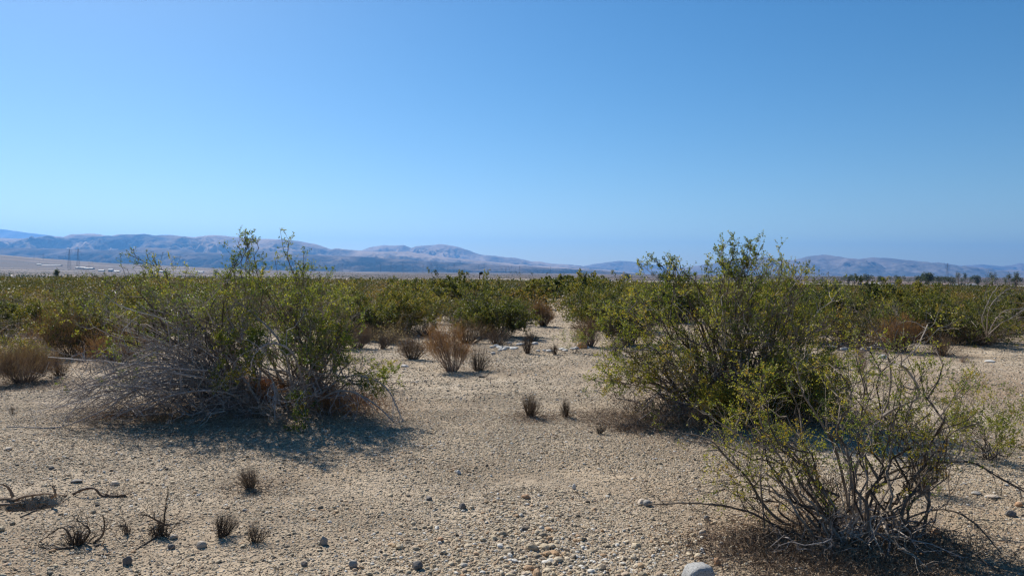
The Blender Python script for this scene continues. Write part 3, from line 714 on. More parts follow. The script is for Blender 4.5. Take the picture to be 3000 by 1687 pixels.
for pts, ra, rb, wd, lf in (
    ([(2520, 1560, D), (2500, 1400, 4.6), (2560, 1250, 4.55), (2610, 1200, 4.5), (2690, 1160, 4.5), (2660, 1085, 4.5), (2640, 1060, 4.5), (2700, 1010, 4.5), (2720, 950, 4.6)], .016, .005, .85, .5),
    ([(2560, 1250, 4.55), (2600, 1180, 4.6), (2610, 1080, 4.7), (2585, 1000, 4.7), (2540, 930, 4.75), (2480, 890, 4.8)], .009, .003, .5, .9),
    ([(2540, 1560, D), (2640, 1490, 4.5), (2700, 1440, 4.45), (2760, 1370, 4.4), (2790, 1330, 4.4)], .018, .006, .8, .3),
    ([(2530, 1480, D), (2570, 1410, 4.7), (2650, 1370, 4.6), (2760, 1358, 4.5), (2850, 1362, 4.4), (2930, 1410, 4.3), (3010, 1460, 4.2)], .012, .005, .25, .0),
    ([(2480, 1560, D), (2330, 1560, 4.5), (2200, 1500, 4.4), (2080, 1475, 4.35), (1900, 1478, 4.6)], .013, .005, .2, .0),
    ([(2470, 1560, D), (2320, 1540, 4.6), (2240, 1480, 4.6), (2190, 1400, 4.65), (2130, 1340, 4.7), (2080, 1280, 4.8), (2000, 1262, 4.9)], .015, .004, .45, .4),
    ([(2240, 1545, 4.5), (2230, 1450, 4.5), (2225, 1380, 4.5), (2230, 1290, 4.6), (2210, 1240, 4.7)], .008, .003, .5, .7),
    ([(2420, 1570, 4.5), (2440, 1590, 4.35), (2480, 1572, 4.3), (2540, 1563, 4.3), (2600, 1562, 4.3)], .016, .012, 1.0, .0),
    ([(2600, 1565, 4.4), (2590, 1520, 4.3), (2555, 1512, 4.25), (2560, 1560, 4.2), (2600, 1620, 4.1)], .008, .004, .9, .0),
    ([(2580, 1510, 4.4), (2610, 1580, 4.2), (2680, 1630, 4.05), (2740, 1690, 3.95)], .010, .005, .8, .0),
    ([(2580, 1560, 4.6), (2720, 1565, 4.4), (2820, 1600, 4.2), (2930, 1670, 4.0)], .012, .005, .25, .0),
    ([(2600, 1540, 4.6), (2740, 1490, 4.5), (2840, 1520, 4.3), (2920, 1620, 4.1)], .009, .004, .35, .0),
    ([(2480, 1560, D), (2400, 1440, 4.7), (2330, 1330, 4.7), (2260, 1290, 4.7), (2180, 1290, 4.7)], .014, .004, .5, .4),
    ([(2500, 1560, D), (2470, 1400, 4.7), (2440, 1300, 4.7), (2400, 1230, 4.7), (2350, 1150, 4.7), (2330, 1060, 4.75)], .015, .004, .6, .7),
    ([(2500, 1570, D), (2430, 1460, 4.8), (2360, 1330, 4.9), (2340, 1200, 5.0), (2300, 1130, 5.0)], .014, .004, .5, .7),
    ([(2530, 1560, D), (2540, 1380, 4.9), (2520, 1250, 5.0), (2530, 1140, 5.0), (2500, 1050, 5.1)], .013, .004, .5, .8),
    ([(2490, 1560, D), (2360, 1480, 4.6), (2310, 1380, 4.5), (2270, 1320, 4.5), (2180, 1280, 4.5), (2060, 1200, 4.5)], .014, .004, .7, .4),
    ([(2540, 1540, D), (2620, 1400, 4.9), (2700, 1290, 5.0), (2780, 1180, 5.1), (2830, 1120, 5.2)], .011, .004, .5, .8),
    ([(2560, 1560, D), (2660, 1420, 4.6), (2760, 1350, 4.5), (2780, 1270, 4.5), (2870, 1230, 4.5)], .010, .004, .5, .6)):
    limb(rng, fm, fl, pts, ra*0.72, rb*0.9, wd*0.85, k=10, l=(0.12, 0.32), leafy=lf*0.9, leaf=0.0115, tint=0.6, k3=4, t0=0.35 if lf else 0.2)
dt = np.array([P3(rng.uniform(2250, 2880), rng.uniform(1540, 1687), rng.uniform(4.0, 4.7)) for _ in range(24)])
dt[:, 2] = gz(dt[:, 0], dt[:, 1])+0.02+0.12*rng.random(len(dt))
w4, _ = shrub(rng, np.array([bF+np.array([rng.normal()*0.09, rng.normal()*0.09, 0]) for _ in dt]), dt, r0=0.007, arch=0.10, n1=14, kink=0.22, k2=6, l2=(0.18, 0.4), k3=3, nl=0, wood=0.5, wander=0.4, lift=0)
w4.V = [np.column_stack([v[:, 0], v[:, 1], np.maximum(v[:, 2], gz(v[:, 0], v[:, 1])-0.004)]) for v in w4.V]
make_bush('creosote_bush', bF, merge(w1, fm), merge(l1, fl), w4,
          label='open sparse bush in the right foreground with thick twisted bare stems', cat='bush')

# ------------------------------------------------------------------ ordinary bushes by photo position
def dome(rng, n, W, H, low=0.25):
    a = rng.random(n)*2*PI; r = np.sqrt(rng.random(n))
    z = H*(1-0.35*r**2)*(low+(1-low)*rng.random(n)**0.7)*(1+0.20*rng.normal(size=n).clip(-1, 1.8))/1.17
    sk = 1+0.25*np.sin(a*2+rng.random()*6)+0.15*np.sin(a*3+rng.random()*6)
    return np.stack([np.cos(a)*r*W*sk, np.sin(a)*r*W*sk, z], -1)
def dome_bush(rng, W, H, n, k2, k3, nl, leaf, tint, wood, leafy=0.9, r0=0.009, s1=4, arch=0.06, l2=(0.18, 0.36)):
    t = dome(rng, n, W, H)
    b = np.column_stack([np.clip(t[:, 0]*0.15, -.15, .15)+rng.normal(size=n)*0.08*W, rng.normal(size=n)*0.08*W, np.full(n, -0.03)])
    return shrub(rng, b, t, r0=r0, arch=arch, k2=k2, k3=k3, nl=nl, leaf=leaf, tint=np.clip(tint+rng.normal(size=n)*0.09, 0, 1), leafy=np.full(n, leafy), wood=wood, s1=s1, l2=l2, n1=8)
def place(name, px, py, wpx, hpx, label, kind='green', seed=0, tint=0.5, cat='bush', leafy=0.9, group=None):
    g = G(px, py); d = g[1]; W = wpx/2*d/FPX; H = hpx*d/FPX
    rng = np.random.default_rng(seed+int(px)*7+int(py))
    leaf = max(0.014, 0.0017*d); area = W*H
    n = int(np.clip(28+30*area, 30, 90))
    wm, lm = dome_bush(rng, W, H, n, 8, 6, 12, leaf, tint, 0.42, leafy)
    root = empty(name, g)
    wm.build('stems', WOOD, root); lm.build('foliage', MIDGREEN, root)
    return tag(root, label, cat, group)
BUSHES = [
 (1445, 985, 260, 150, 'low round green bush in the middle, right behind the rust-coloured tuft', .48, .9),
 (1345, 900, 240, 105, 'green bush with visible dark stems behind the middle one', .45, .85),
 (1155, 975, 280, 160, 'green bush with bare grey twiggy base beside the left bush', .52, .8),
 (1050, 990, 240, 165, 'dark green bush half hidden behind the right edge of the left bush', .45, .8),
 (1545, 905, 130, 80, 'small dark bush on the left edge of the gravel path', .5, .7),
 (1770, 965, 300, 150, 'bright green bush left of the tall right bush', .40, .9),
 (1690, 870, 220, 70, 'grey-stemmed bush at the far bend of the gravel path', .5, .6),
 (30, 970, 130, 90, 'dark green bush cut by the left edge of the photo', .35, .95),
 (40, 1085, 180, 110, 'low thin yellow-green bush above the grey shrub at the left edge', .6, .5),
 (270, 1035, 350, 215, 'grey-green bush behind the left end of the largest bush', .5, .85),
 (450, 1000, 330, 180, 'mottled olive bush rising behind the bleached branches', .58, .8),
 (2800, 1000, 420, 165, 'wide dark bush at the right with bare pale limbs lying over it', .38, .9),
 (2960, 975, 200, 140, 'dark bush at the right edge above the open gravel', .36, .9),
 (2560, 925, 170, 100, 'green bush just behind the thin foremost stems on the right', .42, .9),
 (2420, 950, 240, 125, 'shaded bush with grey base right of the tall right bush', .4, .8),
 (2690, 930, 160, 105, 'yellow-green bush lit at its tips beside the wide dark bush', .62, .9),
 (1595, 872, 120, 58, 'small olive bush on the left side of the path near its head', .5, .75),
 (1725, 885, 170, 80, 'olive bush on the right side of the path near its head', .45, .8),
 (1215, 915, 200, 95, 'olive bush above the loose patch of pale stones', .5, .8),
 (960, 955, 220, 140, 'dark olive bush touching the right end of the largest bush', .42, .85),
 (1650, 850, 150, 40, 'low dark bush closing the far end of the path', .4, .8),
 (1840, 1010, 220, 180, 'green bush hidden behind the lower left of the tall right bush', .42, .85),
 (2330, 1000, 260, 170, 'grey-stemmed bush behind the lower right of the tall right bush', .48, .75),
 (2700, 1000, 240, 120, 'low olive bush behind the rusty dry shrub on the right', .5, .7),
 (2480, 1000, 220, 120, 'low ragged bush right behind the tall right bush', .5, .65),
 (130, 975, 200, 110, 'ragged olive bush behind the gravel gap near the left edge', .52, .7),
 (2230, 960, 260, 150, 'green bush directly behind the tall right bush', .45, .85),
 (1960, 940, 220, 130, 'green bush behind the left side of the tall right bush', .42, .85),
]
for k, (px, py, w, h, lab, ti, lf) in enumerate(BUSHES):
    place('creosote_bush', px, py, w, h, lab, seed=k, tint=ti, leafy=lf)
BUSHES2 = None
def airy(px, py, wpx, hpx, label, n, leafy, tint, seed):
    g = G(px, py); d = g[1]; W = wpx/2*d/FPX; H = hpx*d/FPX
    rng = np.random.default_rng(seed); t = dome(rng, n, W, H, 0.55)
    b = np.column_stack([rng.normal(size=n)*0.03, rng.normal(size=n)*0.03, np.full(n, -0.02)])
    wm, lm = shrub(rng, b, t, r0=0.0045, arch=-0.03, n1=12, kink=0.14, k2=7, t2=(0.45, 1), l2=(0.16, 0.34), k3=5, l3=(0.05, 0.12), nl=12, leaf=0.0135, leafy=np.full(n, leafy), tint=np.clip(rng.normal(tint, 0.1, n), 0, 1), wood=0.35)
    root = empty('creosote_bush', g); wm.build('stems', WOOD, root); lm.build('foliage', GREEN, root)
    tag(root, label, 'bush')
airy(2900, 1345, 330, 250, 'small airy green bush on bare gravel at the right edge', 30, .75, .55, 3)
airy(1690, 1035, 120, 85, 'small sparse green bush beside the orange stone', 16, .6, .5, 5)
airy(2620, 1265, 120, 150, 'thin green sprig behind the foremost bush on open gravel', 9, .5, .5, 7)
# bare pale limbs over the dark right bush
rng = np.random.default_rng(77)
bm_, bl_ = MB(), MB()
for pts in ([(2890, 985, 15.6), (2880, 930, 15.2), (2910, 870, 15), (2935, 830, 15)], [(2890, 985, 15.6), (2930, 920, 15), (2990, 905, 15), (3060, 900, 15)], [(2890, 985, 15.6), (2940, 940, 14.8), (3040, 880, 14.6)], [(2890, 985, 15.6), (2900, 900, 15), (2960, 850, 15), (3020, 860, 15)]):
    limb(rng, bm_, bl_, pts, .010, .005, 0.5, k=7, l=(0.3, 0.9), k3=3, kink=0.02)
gg = G(2890, 985); bm_.V = [v-gg for v in bm_.V]
o = bm_.build('dead_shrub', DEADWOOD, loc=gg); tag(o, 'bare pale dead limbs leaning over the wide dark bush on the right', 'dead shrub')

# ------------------------------------------------------------------ dry tufts
def tuft(name, px, py, wpx, hpx, label, mat, seed, n=70, wood=0.5, spread=1.0, fuzz=None, k2=4, k3=3, cat='dry shrub', group=None, r=0.0032, d=None):
    g = G(px, py); d = g[1]; W = wpx/2*d/FPX; H = hpx*d/FPX
    rng = np.random.default_rng(seed*13+7)
    a = rng.random(n)*2*PI; a = a+0.7*np.sin(a*2+rng.random()*6); q = rng.random(n)**0.6*(0.9+0.2*np.sin(a*3+rng.random()*6))
    lean = rng.normal(size=2)*0.10*H
    t = np.stack([np.cos(a)*q*W, np.sin(a)*q*W, H*(1-0.55*q**2)*(0.35+0.65*rng.random(n)**0.6)], -1)
    t[:, :2] += lean
    b = np.stack([np.cos(a)*q*W*0.22, np.sin(a)*q*W*0.22, np.full(n, -0.01)], -1)
    rr = max(r, 0.00042*d)
    wm, _ = shrub(rng, b, t, r0=rr, arch=0.0, n1=7, kink=0.08, k2=k2, t2=(0.25, 0.9), l2=(0.22, 0.5), k3=k3, l3=(0.04*H/0.3, 0.10*H/0.3), nl=0, wood=wood, s1=4, wander=0.15, out=0.55, lift=0.12)
    root = empty(name, g); wm.build('twigs', mat, root)
    if fuzz:
        f = MB(); m_ = fuzz[0]
        C = t[rng.integers(0, n, m_)]*(0.55+0.55*rng.random(m_)**0.8)[:, None] + rng.normal(size=(m_, 3))*W*0.12
        C[:, 2] = np.abs(C[:, 2])
        L_ = H*0.16
        D_ = nrm(np.stack([C[:, 0]/W*0.6+rng.normal(size=m_)*0.35, rng.normal(size=m_)*0.35, np.full(m_, 1.0)], -1))
        P = grow(rng, C, D_, np.full(m_, L_)*(0.6+0.8*rng.random(m_)), 3, 0.2, 0.0)
        tubes(f, P, np.full((m_, 3), rr*0.28), 3, np.clip(rng.normal(0.55, 0.2, m_), 0, 1))
        f.build('dry_foliage', fuzz[1], root)
    return tag(root, label, cat, group)
T = [
 ('dry_tuft', 1322, 1088, 140, 135, 'tallest rust-orange dry tuft standing on the open gravel', PALETWIG, 75, 0.4, (1700, RUST)),
 ('dry_tuft', 1400, 1086, 95, 72, 'dark leafless tuft right beside the tall rust-orange one', DRYTWIG, 90, 0.3, None),
 ('dry_tuft', 1210, 1052, 110, 66, 'purplish brown tuft left of the tall rust-orange one', DRYTWIG, 110, 0.45, (700, PALEDRY)),
 ('dry_tuft', 1545, 1036, 58, 66, 'narrow upright dark tuft beside the row of white stones', DRYTWIG, 60, 0.25, None),
 ('dry_tuft', 1625, 1038, 40, 38, 'tiny dark tuft left of the orange stone', DRYTWIG, 40, 0.3, None),
 ('dry_tuft', 1555, 1220, 100, 75, 'spiky grey leafless shrub at the edge of the path near the right bush', DRYTWIG, 110, 0.4, None),
 ('dry_tuft', 1660, 1222, 70, 58, 'dark upright twig clump next to the spiky grey shrub', DRYTWIG, 70, 0.2, None),
 ('dry_tuft', 1755, 1270, 42, 28, 'small blackened twig clump on the brown litter', DRYTWIG, 45, 0.12, None),
 ('dry_tuft', 735, 1432, 82, 72, 'leafless brown twig tuft alone on the gravel below the largest bush', DRYTWIG, 80, 0.5, None),
 ('dry_tuft', 650, 1572, 88, 78, 'dark stubby tuft in the lower left, left one of a pair', DRYTWIG, 80, 0.2, None),
 ('dry_tuft', 748, 1588, 86, 66, 'sparser dark tuft, right one of the pair in the lower left', DRYTWIG, 55, 0.3, None),
 ('dry_tuft', 1050, 1020, 130, 66, 'pale brown rounded dry tuft at the right edge of the largest bush', PALETWIG, 90, 0.5, (900, PALEDRY)),
 ('dry_tuft', 1120, 1022, 70, 45, 'small grey tuft between the pale tuft and the purplish one', DRYTWIG, 60, 0.5, None),
 ('dry_tuft', 1590, 955, 70, 70, 'reddish dry tuft at the foot of the middle green bush', DRYTWIG, 80, 0.45, (900, RUST)),
 ('dry_tuft', 1475, 868, 46, 42, 'orange dry tuft farthest up the path', RUSTTWIG, 50, 0.5, (600, RUST)),
 ('dry_tuft', 1532, 905, 60, 46, 'orange dry tuft behind the middle green bush', RUSTTWIG, 50, 0.5, (700, RUST)),
 ('dry_tuft', 1370, 1005, 150, 62, 'wide brown dry tuft behind the tall rust-orange one', DRYTWIG, 110, 0.4, (900, PALEDRY)),
 ('dry_tuft', 1460, 1010, 120, 50, 'low grey-brown tuft right under the middle green bush', DRYTWIG, 80, 0.4, None),
 ('dry_tuft', 1730, 1015, 100, 80, 'pinkish brown tuft beneath the left edge of the right bush', PALETWIG, 90, 0.35, (800, PALEDRY)),
 ('dry_tuft', 1560, 1000, 60, 30, 'small low twiggy tuft above the white stones', DRYTWIG, 50, 0.4, None),
 ('dry_tuft', 2850, 1010, 210, 66, 'wide pale brown dry mat in front of the wide dark bush', PALETWIG, 160, 0.5, (1500, PALEDRY)),
 ('dry_tuft', 2990, 975, 110, 45, 'brown dry tuft at the right edge of the open gravel', PALETWIG, 80, 0.4, (600, PALEDRY)),
 ('dry_tuft', 2640, 1030, 190, 100, 'rusty brown dry shrub seen through the foremost stems', DRYTWIG, 130, 0.5, (1800, RUST)),
 ('dry_tuft', 2500, 1005, 130, 70, 'purple-brown dry shrub right of the tall right bush', DRYTWIG, 100, 0.45, (700, PALEDRY)),
 ('dry_tuft', 2520, 1090, 90, 90, 'pale grey bare twig shrub behind the foremost stems', PALETWIG, 50, 0.6, None),
 ('dry_tuft', 70, 1120, 250, 105, 'grey-brown rounded dry shrub low at the left edge', PALETWIG, 190, 0.3, (3600, PALEDRY)),
 ('dry_tuft', 175, 1100, 100, 60, 'dark end of dry growth right of the grey-brown rounded shrub', DRYTWIG, 90, 0.25, None),
 ('dry_tuft', 205, 1045, 230, 130, 'rust-brown dry shrub in front of the grey-green bush at left', DRYTWIG, 100, 0.5, (1800, RUST)),
 ('dry_tuft', 345, 1060, 230, 95, 'orange-brown dry shrub behind the bleached branches', DRYTWIG, 110, 0.5, (1500, RUST)),
 ('dry_tuft', 145, 870, 60, 35, 'pinkish dry tuft far off at the left in the green belt', PALETWIG, 60, 0.5, (500, PALEDRY)),
 ('dry_tuft', 2740, 880, 60, 22, 'pale dry tuft within the green belt at the right', PALETWIG, 60, 0.8, (300, PALEDRY)),
 ('dry_tuft', 2820, 1060, 60, 22, 'small whitish twig heap on the gravel by the pale dry mat', PALETWIG, 40, 0.9, None),
 ('dry_tuft', 2760, 1042, 150, 60, 'low grey-brown twig mat left of the wide pale one', DRYTWIG, 110, 0.5, (500, PALEDRY)),
 ('dry_tuft', 2440, 1075, 110, 70, 'thin brown twig shrub against the right side of the tall bush', DRYTWIG, 70, 0.5, None),
 ('dry_tuft', 1240, 985, 120, 48, 'low grey twig patch in the loose pale stones', DRYTWIG, 80, 0.5, None),
 ('dry_tuft', 990, 1000, 110, 60, 'brown twig clump at the right shoulder of the largest bush', DRYTWIG, 80, 0.45, (400, PALEDRY)),
 ('dry_tuft', 1800, 1040, 90, 60, 'grey twig clump under the left flank of the tall bush', DRYTWIG, 60, 0.45, None),
 ('dry_tuft', 38, 1212, 44, 30, 'tiny dead sprig on the sand at the far left', DRYTWIG, 16, 0.3, None),
 ('dry_tuft', 2690, 1440, 130, 150, 'dead brown upright tuft inside the right side of the foremost bush', DRYTWIG, 70, 0.3, None),
]
for k, (nm, px, py, w, h, lab, mt, n, wd, fz) in enumerate(T):
    tuft(nm, px, py, w, h, lab, mt, k+1, n, wd, fuzz=fz)

# dead stumps / twisted sticks, lower left
rng = np.random.default_rng(41)
def sticks(name, px, py, groups, label, cat, mat=BROWNWOOD, k=3, ra=.009, wood=.3, spikes=None, r_sp=0.0065):
    g = G(px, py); mb, lm = MB(), MB()
    for pts in groups:
        limb(rng, mb, lm, pts, ra*0.95, ra*0.3, wood, k=max(k+2, 0), l=(0.04, 0.14), k3=3)
    if spikes:
        n, wpx, hpx = spikes; d = g[1]; W = wpx/2*d/FPX; H = hpx*d/FPX
        a = rng.random(n)*2*PI; q = rng.random(n)
        t = np.stack([np.cos(a)*q*W, np.sin(a)*q*W, H*(0.35+0.65*rng.random(n))*(1-0.55*q)], -1)*np.array([1.35, 1.2, 1])+g
        b = t*1.0; b[:, :2] = g[:2]+(t[:, :2]-g[:2])*0.3; b[:, 2] = g[2]-0.01
        w, _ = shrub(rng, b, t, r0=r_sp, arch=0, n1=7, kink=0.15, k2=3, k3=2, l3=(0.02, 0.06), nl=0, wood=0.2, s1=5)
        mb = merge(mb, w)
    mb.V = [v-g for v in mb.V]
    o = mb.build(name, mat, loc=g)
    return tag(o, label, cat)
def gd(px, py, h=0.0):
    p = G(px, py); return (px, py, p[1])
sticks('dead_stump', 225, 1595, [[gd(215, 1590), (200, 1560, G(215, 1590)[1]), (175, 1545, G(215, 1590)[1]), (110, 1585, G(100, 1590)[1])], [gd(240, 1590), (265, 1555, G(240, 1590)[1]), (215, 1515, G(240, 1590)[1])], [gd(275, 1590), (305, 1560, G(275, 1590)[1]), (308, 1500, G(275, 1590)[1])], [gd(215, 1605), gd(150, 1608), gd(105, 1602)]],
       'dead woody stump with bent prongs, nearest the lower left corner', 'dead stump', DRYTWIG, spikes=(60, 105, 62))
sticks('dead_stump', 470, 1570, [[gd(472, 1565), (480, 1520, G(472, 1565)[1]), (490, 1430, G(472, 1565)[1])], [gd(470, 1565), gd(430, 1590), gd(390, 1612)], [gd(480, 1535), (440, 1510, G(480, 1540)[1]), (410, 1500, G(480, 1540)[1])], [gd(470, 1540), gd(520, 1535)]],
       'dead woody stump with one tall thin prong', 'dead stump', DRYTWIG, spikes=(55, 75, 62))
sticks('dead_stump', 370, 1560, [[gd(370, 1565), (368, 1540, G(370, 1565)[1]), (340, 1532, G(370, 1565)[1])]], 'short dead twig stub between the two larger stumps', 'dead stump', DRYTWIG, spikes=(16, 30, 36))
# bleached log lying over a dark hollow, far left
LOGD = G(100, 1480)[1]
sticks('fallen_branch', 100, 1475, [[(-60, 1478, LOGD+.1), (30, 1468, LOGD+.13), (80, 1455, LOGD+.13), (140, 1452, LOGD+.1), (200, 1460, LOGD+.05)], [(-30, 1492, LOGD), (30, 1480, LOGD+.05), (60, 1466, LOGD+.12)], [(40, 1455, LOGD+.1), (25, 1430, LOGD+.1), (5, 1415, LOGD+.1)], [(150, 1455, LOGD), (168, 1448, LOGD), (160, 1430, LOGD)]],
       'flat weathered branch over a dark hollow at the left edge', 'dead branch', BROWNWOOD, k=-2, ra=.014, wood=.6)
LD = G(320, 1455)[1]
sticks('fallen_branch', 310, 1455, [[(215, 1447, LD), (245, 1432, LD), (280, 1428, LD), (305, 1445, LD), (345, 1445, LD), (395, 1443, LD)], [(310, 1448, LD), (335, 1458, LD), (380, 1460, LD)]],
       'arched brown root crossing the sand right of the hollow', 'dead branch', BROWNWOOD, k=4, ra=.012, wood=.3)
sticks('fallen_branch', 110, 1500, [[gd(60, 1515), gd(100, 1498), gd(160, 1490)]], 'thin dark stick below the hollow', 'dead branch', DRYTWIG, k=1, ra=.006, wood=.2)
sticks('fallen_branch', 1430, 1118, [[gd(1405, 1106), gd(1425, 1105), gd(1440, 1118)]], 'short curled twig on the path below the dark tuft', 'dead branch', DRYTWIG, k=0, ra=.02, wood=.4)
sticks('fallen_branch', 1735, 1318, [[gd(1725, 1312), gd(1740, 1322)]], 'small bleached stick fragment on the sand', 'dead branch', DEADWOOD, k=0, ra=.008, wood=1.)
# ------------------------------------------------------------------ stones
def ico(sub):
    t = (1+5**.5)/2
    v = [(-1, t, 0), (1, t, 0), (-1, -t, 0), (1, -t, 0), (0, -1, t), (0, 1, t), (0, -1, -t), (0, 1, -t), (t, 0, -1), (t, 0, 1), (-t, 0, -1), (-t, 0, 1)]
    f = [(0, 11, 5), (0, 5, 1), (0, 1, 7), (0, 7, 10), (0, 10, 11), (1, 5, 9), (5, 11, 4), (11, 10, 2), (10, 7, 6), (7, 1, 8), (3, 9, 4), (3, 4, 2), (3, 2, 6), (3, 6, 8), (3, 8, 9), (4, 9, 5), (2, 4, 11), (6, 2, 10), (8, 6, 7), (9, 8, 1)]
    v = [np.array(q)/np.linalg.norm(q) for q in v]
    for _ in range(sub):
        c = {}; nf = []
        def mid(a, b):
            k = (min(a, b), max(a, b))
            if k not in c:
                q = v[a]+v[b]; v.append(q/np.linalg.norm(q)); c[k] = len(v)-1
            return c[k]
        for a, b, d in f:
            x, y, z = mid(a, b), mid(b, d), mid(d, a)
            nf += [(a, x, z), (b, y, x), (d, z, y), (x, y, z)]
        f = nf
    return np.array(v), np.array(f)
def rock(rng, sub, dims, rough=0.12, facets=5):
    v, f = ico(sub)
    v = v.copy()
    for _ in range(facets):                       # flattened faces, as on a broken stone
        n = nrm(rng.normal(size=3)); h = rng.uniform(0.62, 0.88)
        dd = v@n; over = np.maximum(dd-h, 0); v = v-over[:, None]*n*0.92
    for s_ in (1.5, 3.2, 7):
        n = rng.normal(size=(4, 3))*s_; ph = rng.random(4)*6
        v = v*(1+rough/s_*np.sin(v@n.T+ph).sum(1)*0.5)[:, None]
    return v*np.array(dims)/2, f
def stone(px, py, wpx, hpx, label, mat, seed, name='stone', facets=6, sub=3, sink=0.25, group=None, cat='stone', depth=0.9, tint=0.5, rough=0.1, rz=None):
    g = G(px, py); d = g[1]; rng = np.random.default_rng(seed)
    w = wpx*d/FPX; h = hpx*d/FPX/(1-sink)
    V, F = rock(rng, sub, (w, w*depth, h), rough, facets)
    V[:, 2] += h*(0.5-sink)
    mb = MB(); mb.add(V, F, tint)
    o = mb.build(name, mat, smooth=sub > 2, loc=g)
    return tag(o, label, cat, group)
# granite boulder at the lower edge: flat-topped with a squared front
def boulder():
    g = G(2045, 1712); d = g[1]; k = d/FPX
    rng = np.random.default_rng(4)
    v, f = ico(4)
    v = np.sign(v)*np.abs(v)**0.45
    v = v/np.max(np.abs(v))
    v[:, 0] *= 1-0.16*np.clip(v[:, 2], 0, 1)
    v[:, 2] -= 0.16*np.clip(-v[:, 0], 0, 1)*(v[:, 2] > 0)
    for s_ in (2, 5, 11, 24):
        n = rng.normal(size=(5, 3))*s_; ph = rng.random(5)*6
        v = v*(1+0.05/s_*np.sin(v@n.T+ph).sum(1))[:, None]
    V = v*np.array([43*k, 34*k, 40*k]); V[:, 2] += 22*k
    a = R(12); V[:, :2] = V[:, :2]@np.array([[math.cos(a), math.sin(a)], [-math.sin(a), math.cos(a)]])
    mb = MB(); mb.add(V, f, 0.6)
    o = mb.build('granite_boulder', GRANITE, smooth=True, loc=g)
    tag(o, 'flat-topped speckled grey granite boulder at the bottom edge', 'boulder')
boulder()
STN = [
 (948, 1594, 21, 24, 'small pyramid-shaped grey stone below the pair of dark tufts', GREYSTONE),
 (372, 1652, 24, 24, 'dark cube-shaped stone near the bottom left', DARKSTONE),
 (1035, 1660, 24, 18, 'rounded grey stone by the bottom edge, just left of the middle', GREYSTONE),
 (1222, 1665, 30, 20, 'dark slab leaning on the gravel at the bottom middle', DARKSTONE),
 (1291, 1585, 18, 14, 'rusty brown egg-shaped pebble in the bottom middle', RUSTSTONE),
 (1355, 1490, 20, 16, 'black rounded stone below the sandy strip', DARKSTONE),
 (1344, 1387, 14, 10, 'pale greenish stone in the coarse patch above the middle', WHITESTONE),
 (1256, 1463, 18, 9, 'dark flat stone left of the black rounded one', DARKSTONE),
 (1541, 1458, 24, 11, 'flat orange-brown stone on the sandy strip', RUSTSTONE),
 (1682, 1432, 12, 14, 'pale pointed stone standing on the sandy strip', WHITESTONE),
 (508, 1576, 24, 12, 'brown flat stone left of the pair of dark tufts', TANSTONE),
 (592, 1602, 26, 16, 'pale rounded stone under the pair of dark tufts', TANSTONE),
 (502, 1605, 18, 12, 'dark pebble beneath the brown flat stone', DARKSTONE),
 (152, 1373, 16, 7, 'dark stone on the sand left of the arched root', DARKSTONE),
 (24, 1318, 22, 8, 'pale flat stone at the left edge below the bush shadow', TANSTONE),
 (335, 1420, 26, 10, 'pale stone right above the arched root', TANSTONE),
 (225, 1412, 30, 9, 'dark flat stone above the arched root', DARKSTONE),
 (892, 1656, 18, 12, 'dark stone on the bottom edge right of the pale pebbles', DARKSTONE),
 (2058, 1566, 22, 14, 'cream pebble on the litter left of the foremost bush', TANSTONE),
 (2070, 1522, 16, 14, 'grey pebble by the long low branch', GREYSTONE),
 (1896, 1480, 22, 14, 'grey stone at the tip of the long low branch', GREYSTONE),
 (1882, 1474, 30, 12, 'flat tan stone beside the tip of the long low branch', TANSTONE),
 (2099, 1652, 20, 16, 'pinkish pebble right of the granite boulder', RUSTSTONE),
 (2056, 1614, 14, 10, 'bright white pebble above the granite boulder', WHITESTONE),
 (2740, 1564, 30, 16, 'orange-tinted stone at the right of the foremost bush', RUSTSTONE),
 (2780, 1618, 22, 16, 'pinkish stone in the shade right of the foremost bush', RUSTSTONE),
 (2860, 1447, 26, 8, 'pale grey flat stone on the open gravel to the right', GREYSTONE),
 (2960, 1510, 28, 14, 'dark brown stone low on the right side', DARKSTONE),
 (2910, 1456, 34, 7, 'long flat tan slab on the gravel to the right', TANSTONE),
 (2985, 1482, 22, 12, 'brownish orange stone at the right edge', RUSTSTONE),
 (1705, 1020, 28, 16, 'bright orange stone under the left edge of the tall right bush', flat_mat('orange_stone', (0.62, 0.27, 0.09))),
 (2900, 1060, 26, 6, 'pale flat slab on the open gravel on the far right', WHITESTONE),
 (2585, 1050, 22, 11, 'white stone seen between the foremost stems', WHITESTONE),
 (1548, 940, 20, 8, 'white slab on the path beside the middle green bush', WHITESTONE),
 (1185, 1075, 22, 7, 'white flat stone left of the tall rust-orange tuft', WHITESTONE),
]
for k, (px, py, w, h, lab, mt) in enumerate(STN):
    stone(px, py, w*1.1, h*1.15, lab, mt, 100+k, sub=2 if w < 20 else 3)
rng = np.random.default_rng(3)
for k in range(26):     # row of white stones across the path
    px = 1438+k*5.4+rng.normal()*5 if k < 17 else 1560+(k-17)*20+rng.normal()*6; py = 1020+rng.normal()*5 + (2 if k > 17 else 0)
    stone(px, py, rng.uniform(12, 24), rng.uniform(5, 9), 'white rounded stone in the row lying across the path', WHITESTONE, 300+k, name='white_stone', sub=2, group='white stones in a row across the path')
for k in range(14):
    px = rng.uniform(1100, 1240); py = rng.uniform(975, 1010)
    stone(px, py, rng.uniform(12, 24), rng.uniform(5, 8), 'pale stone in the loose patch left of the rust-orange tuft', GREYSTONE, 340+k, name='pale_stone', sub=2, group='pale stones in the loose patch behind the tufts')
